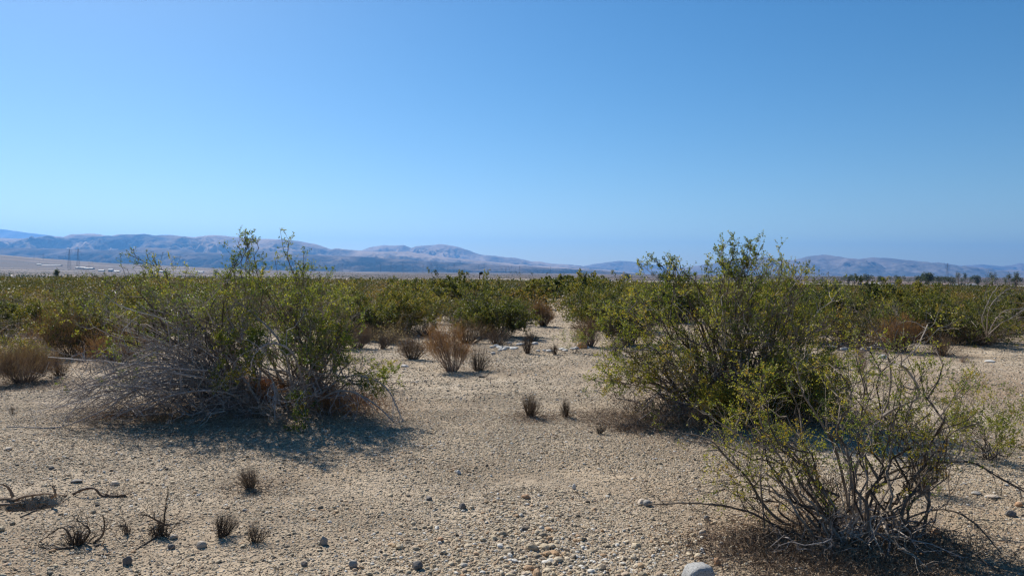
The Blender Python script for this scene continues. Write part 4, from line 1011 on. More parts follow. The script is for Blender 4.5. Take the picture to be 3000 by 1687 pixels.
for k in range(12):
    px = rng.uniform(2440, 2640); py = rng.uniform(1008, 1030)
    stone(px, py, rng.uniform(14, 30), rng.uniform(6, 10), 'white stone among the pale stones behind the foremost stems', WHITESTONE, 360+k, name='white_stone', sub=2, group='white stones right of the tall bush')

# ------------------------------------------------------------------ gravel: countless pebbles
def gravel():
    rng = np.random.default_rng(21)
    mb = MB(); v1, f1 = ico(1); v0, f0 = ico(0)
    oc = np.array([(1, 0, 0), (0, 1, 0), (-1, 0, 0), (0, -1, 0), (0, 0, 1), (0, 0, -1)], float)
    of = np.array([(0, 1, 4), (1, 2, 4), (2, 3, 4), (3, 0, 4), (1, 0, 5), (2, 1, 5), (3, 2, 5), (0, 3, 5)])
    def batch(n, dmin, dmax, smin, smax, tv, tf, pw=2.2, cover=0.25, power=1.0):
        n = int(n*1.4)
        # even scatter over the ground seen between dmin and dmax
        d = np.sqrt(dmin**2+(dmax**2-dmin**2)*rng.random(n)**power)
        x = (rng.random(n)*2-1); x = np.sign(x)*np.abs(x)**1.15*1.08*d
        y = d
        den = fbm(x*0.8, y*0.8, 3, 60)*0.9+fbm(x*2.6, y*2.6, 2, 61)*0.5-0.18
        # coarse patch towards the bottom middle and right, bare sandy strip above it
        px = CX+FPX*x/y; py = hor(px)+FPX*1.6/y
        den = den + 0.28*np.exp(-((px-1750)/520)**2-((py-1640)/110)**2)
        den = den - 0.30*np.exp(-((px-1650)/420)**2-((py-1405)/38)**2)
        den = den + 0.12*np.exp(-((px-1330)/170)**2-((py-1400)/60)**2)
        kp = den > cover+0.42*rng.random(n)
        for hx, hy, rx, ry, dp in PITS: kp &= ((x-hx)/rx)**2+((y-hy)/ry)**2 > 1.0
        x, y = x[kp], y[kp]; m_ = len(x)
        s = smin+(smax-smin)*rng.random(m_)**pw
        coarse = np.exp(-((px[kp]-1750)/500)**2-((py[kp]-1640)/110)**2)
        s = s*(1+0.55*coarse)
        dim = np.stack([s, s*(0.55+0.4*rng.random(m_)), s*(0.35+0.35*rng.random(m_))], -1)/2
        a = rng.random(m_)*2*PI
        V = np.repeat(tv[None], m_, 0)*(1+0.24*(rng.random((m_, len(tv), 1))-0.5))
        V = V*dim[:, None]
        tl = (rng.random((m_, 2))-0.5)*0.7
        V[..., 2] += V[..., 0]*tl[:, 0, None]*0.6+V[..., 1]*tl[:, 1, None]*0.6
        c, s_ = np.cos(a)[:, None], np.sin(a)[:, None]
        X = V[..., 0]*c-V[..., 1]*s_; Y = V[..., 0]*s_+V[..., 1]*c
        z = gz(x, y)+dim[:, 2]*(-0.15+0.9*rng.random(m_))
        V = np.stack([X+x[:, None], Y+y[:, None], V[..., 2]+z[:, None]], -1)
        F = tf[None]+(np.arange(m_)*len(tv))[:, None, None]
        t = np.clip(rng.beta(2.2, 1.7, m_), 0, 1)
        ex = rng.random(m_); t = np.where(ex < 0.05, 0.93+0.07*rng.random(m_), t)
        t = np.where((ex > 0.95-0.05*coarse), 0.82+0.08*rng.random(m_), t); t = np.where(rng.random(m_) < 0.10*coarse, 0.92+0.08*rng.random(m_), t); t = np.where((ex > 0.85) & (ex < 0.90), 0.08*rng.random(m_), t)
        mb.add(V.reshape(-1, 3), F.reshape(-1, 3), np.repeat(t, len(tf)))
    batch(20000, 3.5, 7.5, 0.010, 0.035, v1[:], f1, 3.2, 0.24)
    batch(1800, 3.5, 6.2, 0.022, 0.052, v1[:], f1, 2.4, 0.6)
    batch(110000, 3.5, 8.5, 0.007, 0.019, v0[:], f0, 1.5, 0.08)
    batch(230000, 3.5, 10, 0.004, 0.011, oc[:], of, 1.0, 0.02)
    batch(150000, 6.0, 17, 0.007, 0.028, v0[:], f0, 2.6, 0.06)
    batch(120000, 9.0, 30, 0.014, 0.055, oc[:], of, 2.6, 0.12)
    o = mb.build('gravel', STONE, smooth=False)
    tag(o, 'loose pale gravel of mixed pebbles over the desert floor', kind='stuff')
gravel()

# litter: dry broken twigs and leaves under the bushes
def litter():
    rng = np.random.default_rng(8)
    mb = MB()
    for c, r, a in LITTER:
        n = int(5200*r*a*(1.3 if c[1] < 5.5 else 1))
        q = rng.normal(size=(n, 2))*r*0.55; x = c[0]+q[:, 0]; y = c[1]+q[:, 1]
        S = np.stack([x, y, gz(x, y)+0.004+0.02*rng.random(n)**2], -1)
        D_ = np.stack([rng.normal(size=n), rng.normal(size=n), rng.normal(size=n)*0.18], -1)
        L_ = 0.015+0.07*rng.random(n)**2
        P = grow(rng, S, D_, L_, 3, 0.25)
        tubes(mb, P, np.full((n, 3), 0.0011)*(0.7+0.9*rng.random(n))[:, None], 3, np.clip(rng.beta(1.6, 2, n), 0, 1))
    n = 1500
    y = 3.6+9*rng.random(n)**1.4; x = (rng.random(n)*2-1)*0.74*y
    kp = fbm(x*0.9, y*0.9, 3, 90)+0.25*rng.random(n) > 0.62; x, y = x[kp], y[kp]; n = len(x)
    S = np.stack([x, y, gz(x, y)+0.008+0.012*rng.random(n)], -1)
    P = grow(rng, S, np.stack([rng.normal(size=n), rng.normal(size=n)*.8, rng.normal(size=n)*0.08], -1), 0.02+0.16*rng.random(n)**3, 5, 0.3)
    P[..., 2] = np.maximum(P[..., 2], gz(P[..., 0], P[..., 1])+0.003)
    tubes(mb, P, np.full((n, 5), 0.0014)*(0.6+1.2*rng.random(n))[:, None], 3, np.clip(rng.beta(1.8, 1.8, n), 0, 1))
    o = mb.build('dry_litter', BROWNWOOD)
    tag(o, 'brown litter of broken twigs under the bushes', kind='stuff')
litter()
# dry grass caught in the base of the big bushes
def dry_grass(spots, label, mat):
    rng = np.random.default_rng(18); mb = MB()
    for px, py, w, h, n, d in spots:
        c = P3(px, py, d) if d else G(px, py)
        k = c[1]/FPX
        x = c[0]+rng.normal(size=n)*w*k*0.4; y = c[1]+rng.normal(size=n)*w*k*0.25
        S = np.stack([x, y, gz(x, y)+h*k*0.8*rng.random(n)], -1)
        D_ = np.stack([rng.normal(size=n)*0.8, rng.normal(size=n)*0.8, 0.5+rng.random(n)], -1)
        P = grow(rng, S, D_, h*k*0.5*(0.4+0.8*rng.random(n)), 4, 0.3)
        tubes(mb, P, np.full((n, 4), 0.0013)*(0.7+0.9*rng.random(n))[:, None], 3, np.clip(rng.beta(2, 2, n), 0, 1))
    tag(mb.build('dry_grass', mat), label, kind='stuff')
dry_grass([(740, 1165, 120, 60, 2600, 0), (770, 1160, 60, 50, 1200, 0), (1000, 1205, 170, 60, 1800, 0), (330, 1222, 80, 14, 500, 0), (470, 1235, 90, 16, 400, 0)], 'rust-coloured dry grass caught under the largest bush', RUSTTWIG)
dry_grass([(2000, 1235, 260, 60, 2600, 0), (2250, 1225, 260, 60, 2600, 0), (1850, 1260, 90, 18, 900, 0), (2350, 1180, 160, 80, 1600, 0)], 'brown dry twig growth under the tall right bush', BROWNWOOD)
dry_grass([(2450, 1640, 420, 40, 3600, 0), (2700, 1600, 240, 40, 1400, 0), (2250, 1600, 200, 24, 1300, 0), (2400, 1480, 160, 90, 500, 0)], 'brown dry growth around the foot of the foremost bush', DRYTWIG)

# ------------------------------------------------------------------ the scrub belt
PROT = []
PT_T = [0.36, 0.46, 0.56, 0.40, 0.70, 0.5, 0.8, 0.45, 0.62]
def prototypes():
    for k in range(9):
        rng = np.random.default_rng(500+k)
        W = rng.uniform(0.95, 1.35); H = rng.uniform(0.95, 1.3)
        wm, lm = dome_bush(rng, W, H, 38, 7, 5, 7, 0.031, PT_T[k], 0.45, leafy=0.68, r0=0.014)
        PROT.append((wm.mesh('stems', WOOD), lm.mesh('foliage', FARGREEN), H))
    for k in range(3):
        rng = np.random.default_rng(600+k)
        wm, lm = dome_bush(rng, 0.75, 0.6, 60, 6, 4, 0, 0.03, 0.5, 0.5, r0=0.010)
        f = MB(); C = dome(rng, 1500, 0.75, 0.62, 0.1)
        leaves(rng, f, C, 0.06, np.clip(rng.normal(0.5, 0.2, 1500), 0, 1), asp=0.16)
        DRY.append((wm.mesh('twigs', DRYTWIG), f.mesh('dry_foliage', RUST if k == 1 else PALEDRY)))
DRY = []
prototypes()
GAPS = [[(1540, 1100), (1700, 1100), (1760, 960), (1680, 862), (1590, 862), (1560, 940)], [(1560, 866), (1640, 862), (1640, 852), (1590, 852)],
        [(30, 1060), (130, 1060), (110, 960), (95, 860), (60, 860), (60, 940)], [(1180, 1060), (1400, 1060), (1260, 950), (1180, 955)], [(2700, 1200), (3100, 1200), (3100, 1005), (2700, 1010)],
        [(1380, 1010), (1560, 1010), (1560, 960), (1400, 960)], [(2490, 990), (2560, 990), (2560, 930), (2500, 940)]]
def inside(px, py, poly):
    c = False; j = len(poly)-1
    for i in range(len(poly)):
        xi, yi = poly[i]; xj, yj = poly[j]
        if (yi > py) != (yj > py) and px < (xj-xi)*(py-yi)/(yj-yi)+xi: c = not c
        j = i
    return c
def scatter():
    rng = np.random.default_rng(33); pts = []
    placed = []
    tries = 0
    while len(pts) < 285 and tries < 60000:
        tries += 1
        lim = 18+ (len(pts)/285)**0.75*28
        d = math.sqrt(rng.uniform(13.5**2, (lim+4)**2)); x = (rng.random()*2-1)*0.76*d
        px = CX+FPX*x/d; py = hor(px)+FPX*1.6/d
        if py > 1030 or (py > 985 and 380 < px < 930) or (py > 960 and 1250 < px < 2500): continue
        if any(inside(px, py, g) for g in GAPS): continue
        s = 0.55+0.6*rng.random()
        if any((x-a)**2+(d-b)**2 < (0.72*(s+c))**2 for a, b, c in placed): continue
        
        placed.append((x, d, s)); pts.append((x, d, s))
    for k, (x, y, s) in enumerate(pts):
        dry = rng.random() < (0.30 if y < 22 else 0.16)
        z = float(gz(x, y))
        px = CX+FPX*x/y
        cols = [(150, 'at the left edge'), (480, 'behind the bleached branches'), (900, 'behind the largest bush'), (1300, 'left of the path'), (1620, 'at the head of the path'),
                (1950, 'left of the tall right bush'), (2350, 'behind the tall right bush'), (2700, 'right of the tall right bush'), (9999, 'at the right edge')]
        side = next(c for q_, c in cols if px < q_)
        row = 'front' if y < 23 else ('middle' if y < 34 else 'back')
        g_ = f'{row} row bushes {side}'
        if dry:
            a, b = DRY[rng.integers(0, 3)]
            root = empty('dry_shrub', (x, y, z-0.02), rng.random()*6); root.scale = (s, s, s*rng.uniform(.8, 1.2))
            nm = ('twigs', 'dry_foliage')
            tag(root, f'brown dry shrub, {row} row {side}', 'dry shrub', f'dry shrubs, {row} row {side}')
        else:
            kp_ = rng.integers(0, len(PROT)); a, b, H = PROT[kp_]; tone = 'green' if PT_T[kp_] < .46 else ('olive' if PT_T[kp_] < .60 else 'yellowish brown')
            root = empty('creosote_bush', (x, y, z-0.02), rng.random()*6)
            hs = min(s*rng.uniform(.85, 1.12), 1.0)*(0.95 if y < 22 else 0.86)
            if rng.random() < 0.05: hs *= 1.25
            root.scale = (s*1.05, s*1.05, hs)
            nm = ('stems', 'foliage')
            size_ = 'low' if hs < .72 else ('tall' if hs > 1.0 else 'rounded')
            tag(root, f'{size_} {tone} bush, {row} row {side}', 'bush', g_)
        for me, n_ in ((a, nm[0]), (b, nm[1])):
            o = bpy.data.objects.new(n_, me); COL.objects.link(o); o.parent = root
    return placed
placed = scatter()
def far_belt():
    rng = np.random.default_rng(44); mb = MB(); wm = MB()
    n = 9000
    d = 24+261*rng.random(n)**1.7; x = (rng.random(n)*2-1)*0.92*d
    kp = np.ones(n, bool)
    for a, b, c in placed:
        kp &= (x-a)**2+(d-b)**2 > (0.45+c)**2
    kp &= ~((d < 40) & (rng.random(n) < 0.35))
    pxs = CX+FPX*x/d; pys = hor(pxs)+FPX*1.6/d
    kp &= ~((pxs > 1560) & (pxs < 1690) & (pys > 848))
    x, d = x[kp], d[kp]; n = len(x); z = gz(x, d)
    cc = 0
    for lo_, hi_, nl_, lf in ((24, 60, 700, 0.062), (60, 120, 200, 0.12), (120, 290, 60, 0.26)):
        m_ = (d >= lo_) & (d < hi_); nn = m_.sum()
        if not nn: continue
        s = 0.7+0.6*rng.random(nn); H = np.minimum(s, 1.05)*(0.85+0.3*rng.random(nn))
        a = rng.random((nn, nl_))*2*PI; r = np.sqrt(rng.random((nn, nl_)))*s[:, None]*1.25
        hz_ = H[:, None]*(1-0.4*(r/s[:, None]/1.25)**2)*(0.12+0.88*rng.random((nn, nl_))**0.55)
        C = np.stack([x[m_][:, None]+np.cos(a)*r, d[m_][:, None]+np.sin(a)*r, z[m_][:, None]+hz_], -1).reshape(-1, 3)
        bt = rng.normal(0.46, 0.18, nn)+0.5*(fbm(x[m_]/14, d[m_]/9, 2, 19)-0.5); dr = rng.random(nn) < 0.12; bt[dr] = 0.95
        t = np.clip(np.repeat(bt, nl_)+rng.normal(size=nn*nl_)*0.12, 0, 1)
        leaves(rng, mb, C, lf, t, asp=0.6)
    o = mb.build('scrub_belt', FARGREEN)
    tag(o, 'continuous far belt of olive green desert scrub', kind='stuff')
far_belt()
# low scrub dots over the distant plain
def plain_scrub():
    rng = np.random.default_rng(46); mb = MB()
    n = 9000
    d = 260*(9.0**rng.random(n)); x = (rng.random(n)*2-1)*0.8*d
    kp = fbm(x/120, d/60, 3, 77) > 0.47
    x, d = x[kp], d[kp]; n = len(x); z = gz(x, d)
    s = 0.8+1.0*rng.random(n)
    nl = 7
    C = np.repeat(np.stack([x, d, z], -1), nl, 0)+rng.normal(size=(n*nl, 3))*np.array([0.9, 0.9, 0.0])
    C[:, 2] += np.abs(rng.normal(size=n*nl))*0.6
    leaves(rng, mb, C, 0.9, np.clip(rng.normal(0.4, 0.2, n*nl), 0, 1), 0.7)
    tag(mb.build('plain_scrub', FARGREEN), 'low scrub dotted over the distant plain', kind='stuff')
plain_scrub()

# ------------------------------------------------------------------ far trees, joshua tree, houses, pylons
def far_g(px, d):
    x = (px-CX)/FPX*d
    return np.array([x, d, float(gz(x, d))])
FARLEAF = leaf_mat('tree_leaf', [(0, (0.035, 0.05, 0.025)), (0.5, (0.07, 0.09, 0.04)), (1, (0.12, 0.13, 0.06))], 0.25, 0.2)
def tree(px, d, wpx, top, label, seed, lobes=7, n=1500, trunk=0.18, cat='tree', name='desert_tree', ash=1.0, group=None, hb=None):
    g = far_g(px, d); H = (P3(px, top, d)[2]-g[2]); W = wpx/2*d/FPX
    rng = np.random.default_rng(seed); root = empty(name, g)
    cs = np.stack([rng.normal(size=lobes)*W*0.42, rng.normal(size=lobes)*W*0.42, H*(0.42+0.42*rng.random(lobes))], -1)
    pts = cs[rng.integers(0, lobes, n)]; u = nrm(rng.normal(size=(n, 3)))*(rng.random(n)**0.4)[:, None]
    C = pts+u*np.array([W*0.5, W*0.5, H*0.2*ash]); C[:, 2] = np.clip(C[:, 2], H*0.1, H*0.99)
    lm = MB(); leaves(rng, lm, C, max(0.16, H*0.055), np.clip(rng.normal(0.5, 0.22, n), 0, 1), 0.6)
    lm.build('crown', FARLEAF, root)
    wm = MB()
    P = bez(rng, np.zeros((lobes, 3))-np.array([0, 0, 0.15]), cs, cs*np.array([0.15, 0.15, 0.5]), 7, 0.08)
    tubes(wm, P, np.repeat(np.linspace(trunk*H/8, trunk*H/30, 7)[None], lobes, 0), 5, 0.4)
    wm.build('trunk', BROWNWOOD, root)
    return tag(root, label, cat, group)
tree(2716, 350, 46, 797, 'tallest dark rounded tree on the right skyline', 1, 9, 2600)
tree(2695, 372, 26, 803, 'smaller grey-green tree joined to the left of the tallest rounded tree', 2, 6, 1400)
tree(2635, 420, 26, 805, 'dark bushy tree left of the pale slope on the right skyline', 3)
tree(2750, 360, 40, 808, 'low spreading tree right of the tallest rounded tree', 4)
tree(2787, 400, 34, 808, 'low dark tree further right along the skyline houses', 5)
tree(1932, 330, 34, 793, 'dark tree behind the left spires of the tall right bush', 6)
tree(1840, 420, 30, 801, 'dark small tree on the plain left of the tall right bush', 7)
tree(2590, 460, 30, 807, 'small round tree left end of the right skyline', 8)
tree(2540, 470, 34, 802, 'double-crowned small tree among the right skyline', 9)
tree(2862, 430, 30, 806, 'low tree between the two slender trees at the right', 10)
tree(2975, 380, 26, 808, 'dark low tree close to the right edge of the skyline', 11)
tree(630, 600, 18, 786, 'blue-grey conical tree on the plain left of centre', 12, 5, 700, ash=1.4)
tree(2485, 480, 20, 803, 'small tree right behind the wispy tips of the tall right bush', 13)
tree(2504, 470, 30, 801, 'small dark tree with a flat crown on the right skyline', 14)
for k, (px, top) in enumerate([(2410, 808), (2440, 806), (2460, 809), (2520, 808), (2570, 808), (2610, 808), (2660, 810), (2768, 809), (2815, 808), (2838, 809), (2890, 810), (2915, 809), (2945, 811), (2000, 803), (1960, 804), (1700, 797), (1650, 796), (1600, 795), (1560, 794), (1500, 793), (1516, 794), (1525, 795)]):
    tree(px, (520 if px > 1900 else 1500)+(k*37) % 160, (20+(k*7) % 12)*(1 if px > 1900 else 0.7), top, 'low dark tree in the line across the plain', 40+k, 5, 500, group='low trees along the far side of the plain')
def slender(px, d, top, wpx, label, seed):
    """slender trunk with a small tufted crown"""
    g = far_g(px, d); H = P3(px, top, d)[2]-g[2]; W = wpx/2*d/FPX
    rng = np.random.default_rng(seed); root = empty('slender_tree', g)
    wm = MB(); P = crspline([(0, 0, -0.1), (W*0.1, 0, H*0.4), (-W*0.1, 0, H*0.8)], 8)[None]
    tubes(wm, P, np.linspace(0.14, 0.09, 8)[None], 6, 0.4); wm.build('trunk', BROWNWOOD, root)
    lm = MB(); n = 420; C = np.array([0, 0, H*0.8])+rng.normal(size=(n, 3))*np.array([W*0.42, W*0.42, H*0.09])
    leaves(rng, lm, C, 0.3, np.clip(rng.normal(0.4, 0.2, n), 0, 1), 0.35); lm.build('crown', FARLEAF, root)
    tag(root, label, 'tree')
slender(2806, 260, 795, 18, 'slender tree with a pointed tuft on the right skyline', 1)
slender(2826, 280, 799, 12, 'thin-stemmed small tree right of the slender pointed one', 2)
slender(2977, 240, 795, 16, 'slender dark tree nearest the right edge of the photo', 3)
slender(2905, 230, 796, 26, 'slender tree with a wide open crown on the right skyline', 4)
slender(2955, 235, 801, 18, 'short slender tree between the wide-crowned one and the right edge', 5)
slender(166, 150, 790, 14, 'lone thin tufted tree rising from the green belt at the far left', 6)
def joshua():
    d = 165; g = far_g(1409, d); k = d/FPX
    root = empty('joshua_tree', g); rng = np.random.default_rng(2)
    base = g[2]; H = P3(1405, 799, d)[2]-base
    wm, lm = MB(), MB()
    segs = [[(0, 0, -.1), (-2*k, 0, H*0.45), (-5*k, 0, H*0.7), (-2*k, 0, H*0.93)], [(0, 0, H*0.2), (4*k, 0.1, H*0.4), (7*k, 0, H*0.52)], [(-3*k, 0, H*0.88), (2*k, 0, H*0.97)]]
    for s in segs:
        tubes(wm, crspline(s, 9)[None], np.linspace(0.16, 0.10, 9)[None], 7, 0.1)
        c = np.array(s[-1]); n = 240
        D_ = nrm(rng.normal(size=(n, 3))+np.array([0, 0, 0.4])); S = c+D_*0.05
        P = grow(rng, S, D_, np.full(n, 0.34), 3, 0.03)
        tubes(lm, P, np.full((n, 3), 0.02)*np.array([1, .7, .2]), 3, 0.1)
    wm.build('trunk', BROWNWOOD, root); lm.build('leaf_rosettes', FARLEAF, root)
    tag(root, 'dark crooked joshua tree with two tufts against the pale wash', 'joshua tree')
joshua()

WHITEWALL = flat_mat('white_wall', (0.58, 0.56, 0.52)); TANWALL = flat_mat('tan_wall', (0.48, 0.38, 0.29)); ROOFR = flat_mat('brown_roof', (0.20, 0.13, 0.10)); ROOFG = flat_mat('grey_roof', (0.24, 0.24, 0.25)); ROOFW = flat_mat('white_roof', (0.58, 0.57, 0.55))
WINM = flat_mat('window_glass', (0.05, 0.06, 0.07), 0.15)
def house(px, d, wpx, hpx, label, wall, roof, name='house', cat='house', kind='gable', group=None, rz=0.0, dep=None):
    g = far_g(px, d); W = wpx*d/FPX; H = hpx*d/FPX; D_ = dep or max(6.0, min(W*0.6, 14))
    root = empty(name, g, rz); w = MB(); hw = H*0.66
    box(w, (0, 0, hw/2-0.3), (W, D_, hw+0.6)); w.build('wall', wall, root)
    r = MB(); e = 0.4; z0 = hw+0.005; z1 = H
    v = [(-W/2-e, -D_/2-e, z0), (W/2+e, -D_/2-e, z0), (W/2+e, D_/2+e, z0), (-W/2-e, D_/2+e, z0), (-W/2-e+(D_*0.3 if kind == 'hip' else 0), 0, z1), (W/2+e-(D_*0.3 if kind == 'hip' else 0), 0, z1)]
    r.add(v, [[0, 1, 5, 4], [2, 3, 4, 5], [3, 2, 1, 0]]); r.add(v, [[1, 2, 5], [3, 0, 4]]); r.build('roof', roof, root)
    dm_ = MB(); box(dm_, (W*0.08, -D_/2-0.03, hw*0.36), (1.0, 0.08, hw*0.72)); dm_.build('door', ROOFR, root)
    nw = max(2, int(W/4.5))
    for k in range(nw):
        q = MB(); x = -W/2+(k+0.5)*W/nw
        if abs(x-W*0.08) < 1.1: continue
        box(q, (x, -D_/2-0.03, hw*0.58), (1.3, 0.08, 1.0)); q.build('window', WINM, root)
    return tag(root, label, cat, group)
house(60, 2100, 1, 1, '', WHITEWALL, ROOFW) if False else None
house(152, 2050, 56, 2.6, 'long low pale shed on the slope at the far left', TANWALL, ROOFG, 'long_shed', 'shed')
house(116, 2070, 13, 4, 'short pale shed left of the long one', TANWALL, ROOFG, 'long_shed', 'shed')
house(238, 1900, 26, 6, 'small tan building beneath the twin pylons', TANWALL, ROOFG, 'house')
house(262, 1880, 24, 5, 'low grey-roofed building just right of the twin pylons', TANWALL, ROOFG)
house(325, 1500, 12, 9, 'bright white gabled building on the left plain', WHITEWALL, ROOFW, 'white_building', 'building')
house(343, 1520, 16, 4, 'low white shed next to the bright white building', WHITEWALL, ROOFW, 'long_shed', 'shed')
house(298, 1540, 16, 5, 'low pale building left of the bright white building', WHITEWALL, ROOFG)
house(474, 1500, 22, 5, 'low white building behind the left bush tips', WHITEWALL, ROOFW, 'white_building', 'building')
house(585, 1500, 22, 4, 'low white building left of the conical tree', WHITEWALL, ROOFW, 'white_building', 'building')
house(1418, 2300, 8, 4, 'small white building on the plain below the tan peak', WHITEWALL, ROOFW, 'white_building', 'building')
house(1402, 2350, 10, 3, 'low white shed left of the small white building below the tan peak', WHITEWALL, ROOFW, 'long_shed', 'shed')
house(1652, 620, 22, 6, 'long low house with a blue-grey roof in the middle distance', WHITEWALL, ROOFG)
house(1620, 640, 8, 5, 'small white cabin left of the blue-grey-roofed house', WHITEWALL, ROOFW, 'cabin', 'cabin')
house(1932, 420, 7, 9, 'narrow pale block behind the left spires of the right bush', WHITEWALL, ROOFW, 'cabin', 'cabin')
house(2655, 430, 30, 9, 'long tan house with a flat dark roof left of the tallest tree', TANWALL, ROOFR)
house(2607, 460, 8, 7, 'small white cabin among the trees of the right skyline', WHITEWALL, ROOFW, 'cabin', 'cabin')
house(2770, 430, 20, 10, 'tan house right of the tallest tree', TANWALL, ROOFR, kind='hip')
house(2740, 450, 14, 8, 'tan shed hidden beside the low spreading tree', TANWALL, ROOFG, 'shed', 'shed')
house(2795, 450, 14, 8, 'pale house partly behind the slender pointed tree', WHITEWALL, ROOFG)
house(2845, 430, 16, 10, 'pale gabled house between the slender trees at the right', WHITEWALL, ROOFG)
house(2520, 520, 28, 7, 'wide tan house at the left of the right skyline', TANWALL, ROOFR, kind='hip')
house(2560, 500, 20, 7, 'tan house with a pale roof above the bare slope', TANWALL, ROOFW)
house(2315, 560, 16, 8, 'pale house behind the tips of the tall right bush', WHITEWALL, ROOFG)
house(2262, 580, 14, 9, 'cream house left of the pale one behind the bush tips', TANWALL, ROOFW)
house(2920, 480, 18, 8, 'low brown-roofed house near the right end of the skyline', TANWALL, ROOFR)
house(1312, 900, 14, 4, 'long dark-roofed shelter on the plain left of the joshua tree', TANWALL, ROOFR, 'shelter', 'shed')
house(1330, 920, 13, 4, 'dark-roofed shelter on the plain, second from the joshua tree', TANWALL, ROOFR, 'shelter', 'shed')
house(1350, 910, 12, 3.5, 'dark-roofed shelter on the plain nearest the joshua tree', TANWALL, ROOFR, 'shelter', 'shed')

STEEL = flat_mat('galvanised_steel', (0.13, 0.13, 0.14), 0.6, 0.3)
def bar(mb, a, b, r):
    tubes(mb, np.array([[a, b]], float), np.array([[r, r]]), 4)
def lattice(mb, a, b, w0, w1, n, r):
    """square lattice mast from a to b"""
    a = np.array(a, float); b = np.array(b, float); cor = [(-1, -1), (1, -1), (1, 1), (-1, 1)]
    pts = []
    for i in range(n+1):
        t = i/n; c = a+(b-a)*t; w = (w0+(w1-w0)*t)/2
        pts.append([c+np.array([x*w, y*w, 0]) for x, y in cor])
    for i in range(n):
        for k in range(4):
            bar(mb, pts[i][k], pts[i+1][k], r)
            bar(mb, pts[i][k], pts[i+1][(k+1) % 4], r*0.6)
            bar(mb, pts[i+1][k], pts[i+1][(k+1) % 4], r*0.6)
def pylon_parts(kind, H=50.0):
    m1, m2 = MB(), MB(); r = 0.2
    if kind == 'v':
        for s in (-1, 1):
            lattice(m1, (s*1.2, 0, 0), (s*H*0.28, 0, H*0.98), 1.2, 2.2, 9, r*0.8)
        lattice(m1, (0, 0, 0), (0, 0, 0.5), 3, 3, 1, r)
        z = H*0.84
        for y in (-0.8, 0.8):
            bar(m2, (-H*0.48, y, z), (H*0.48, y, z), r); bar(m2, (-H*0.46, y, z-1.8), (H*0.46, y, z-1.8), r*0.7)
        for i in range(-8, 9): bar(m2, (i*H*0.055, 0, z), ((i+.5)*H*0.055, 0, z-1.8), r*0.5)
        ins = [(-H*0.44, z), (0, z), (H*0.44, z)]
    else:
        lattice(m1, (0, 0, 0), (0, 0, H*0.7), H*0.17, H*0.06, 7, r)
        lattice(m1, (0, 0, H*0.7), (0, 0, H), H*0.06, 0.8, 4, r)
        ins = []
        for z, w in ((H*0.70, H*0.20), (H*0.82, H*0.16), (H*0.92, H*0.12)):
            for s in (-1, 1):
                bar(m2, (0, -1, z), (s*w, 0, z+0.5), r*0.8); bar(m2, (0, 1, z), (s*w, 0, z+0.5), r*0.8); bar(m2, (0, 0, z+3), (s*w, 0, z+0.5), r*0.6)
                ins.append((s*w, z+0.4))
    m3 = MB()
    for x, z in ins:
        n = 8; P = np.array([[x, 0, z-i*0.5] for i in range(n)])[None]
        tubes(m3, P, np.array([[.25, .12]*4]), 6)
    return [('lattice_mast', m1.mesh('lattice_mast', STEEL)), ('crossarm', m2.mesh('crossarm', STEEL)), ('insulators', m3.mesh('insulators', STEEL))]
PV, PT = pylon_parts('v'), pylon_parts('t')
def pylon(px, top, d, parts, label, group=None, rz=0.0):
    g = far_g(px, d); H = P3(px, top, d)[2]-g[2]
    root = empty('power_pylon', g-np.array([0, 0, 0.5]), rz); s = (H+.5)/50; root.scale = (s*0.85 if parts is PT else s, s*0.85 if parts is PT else s, s)
    for n_, me in parts:
        o = bpy.data.objects.new(n_, me); COL.objects.link(o); o.parent = root
    tag(root, label, 'power pylon', group)
pylon(203, 729, 1900, PT, 'left one of the two tall pylons standing together at the far left', rz=.2)
pylon(229, 728, 1920, PT, 'right one of the two tall pylons standing together at the far left', rz=.2)
pylon(100, 744, 2400, PT, 'left one of two shorter pylons near the left edge', rz=.3)
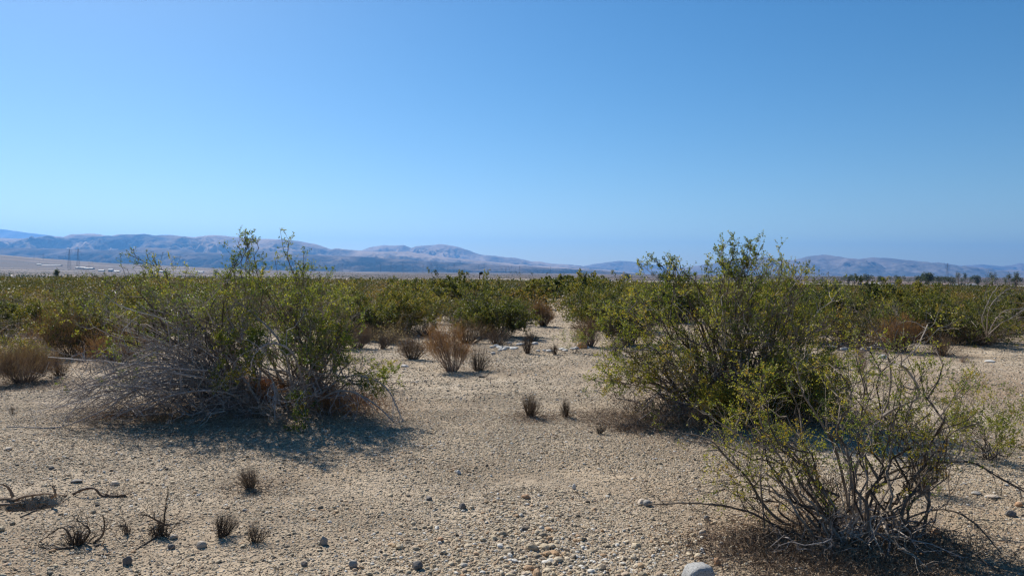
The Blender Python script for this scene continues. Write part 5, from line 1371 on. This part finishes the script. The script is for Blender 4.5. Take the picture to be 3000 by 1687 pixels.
pylon(127, 744, 2420, PT, 'right one of two shorter pylons near the left edge', rz=.3)
pylon(463, 737, 2100, PV, 'V-shaped pylon with a wide crossbar right of the left bush tips', rz=.1)
pylon(518, 748, 2400, PV, 'fainter V-shaped pylon right of the first V-shaped one', rz=.4)
pylon(2774, 771, 1500, PT, 'lone thin pylon above the houses on the right skyline', rz=.3)
rng = np.random.default_rng(88)
FP = [160, 173, 280, 305, 865, 975, 988, 1002, 1025, 1040, 1060, 1098, 1115, 1145, 1160, 1180, 1213, 1240, 1253, 1262, 1272, 1281, 1312, 1330, 1353, 1358, 1378, 1384, 1392, 1402, 1418, 1440, 1470, 1482, 1494, 1510, 1522, 1545, 1575, 1590, 1612, 1632]
for k, px in enumerate(FP):
    pylon(px, hor(px)-rng.uniform(14, 36)*(1.0 if px < 1500 else 0.7)-(12 if px < 320 else 0), rng.uniform(2900, 3900), PT if rng.random() < .7 else PV, 'tiny distant pylon at the foot of the mountains', 'distant pylons at the foot of the mountains', rz=rng.random()*1.5)

# ------------------------------------------------------------------ labels: number look-alikes from the left
def ordinals():
    by = {}
    for o in COL.objects:
        if o.parent is None and o.get('label') and o.get('category'): by.setdefault(o['label'], []).append(o)
    u = ['first', 'second', 'third', 'fourth', 'fifth', 'sixth', 'seventh', 'eighth', 'ninth', 'tenth', 'eleventh', 'twelfth', 'thirteenth', 'fourteenth', 'fifteenth', 'sixteenth', 'seventeenth', 'eighteenth', 'nineteenth', 'twentieth']
    u = u+['twenty-'+q for q in u[:9]]
    wd = ['leftmost']+[q+' from left' for q in u[1:]]
    for lab, obs in by.items():
        if len(obs) < 2: continue
        obs.sort(key=lambda o: o.location.x/max(o.location.y, .1))
        n = len(obs)
        for i, o in enumerate(obs):
            w = wd[i] if (i < len(wd) and i < (n+1)//2) else u[n-1-i]+' from right'
            if n == 2: w = ('left one', 'right one')[i]
            elif i == n-1: w = 'rightmost'
            o['label'] = lab+', '+w
            if not o.get('group'): o['group'] = lab
ordinals()
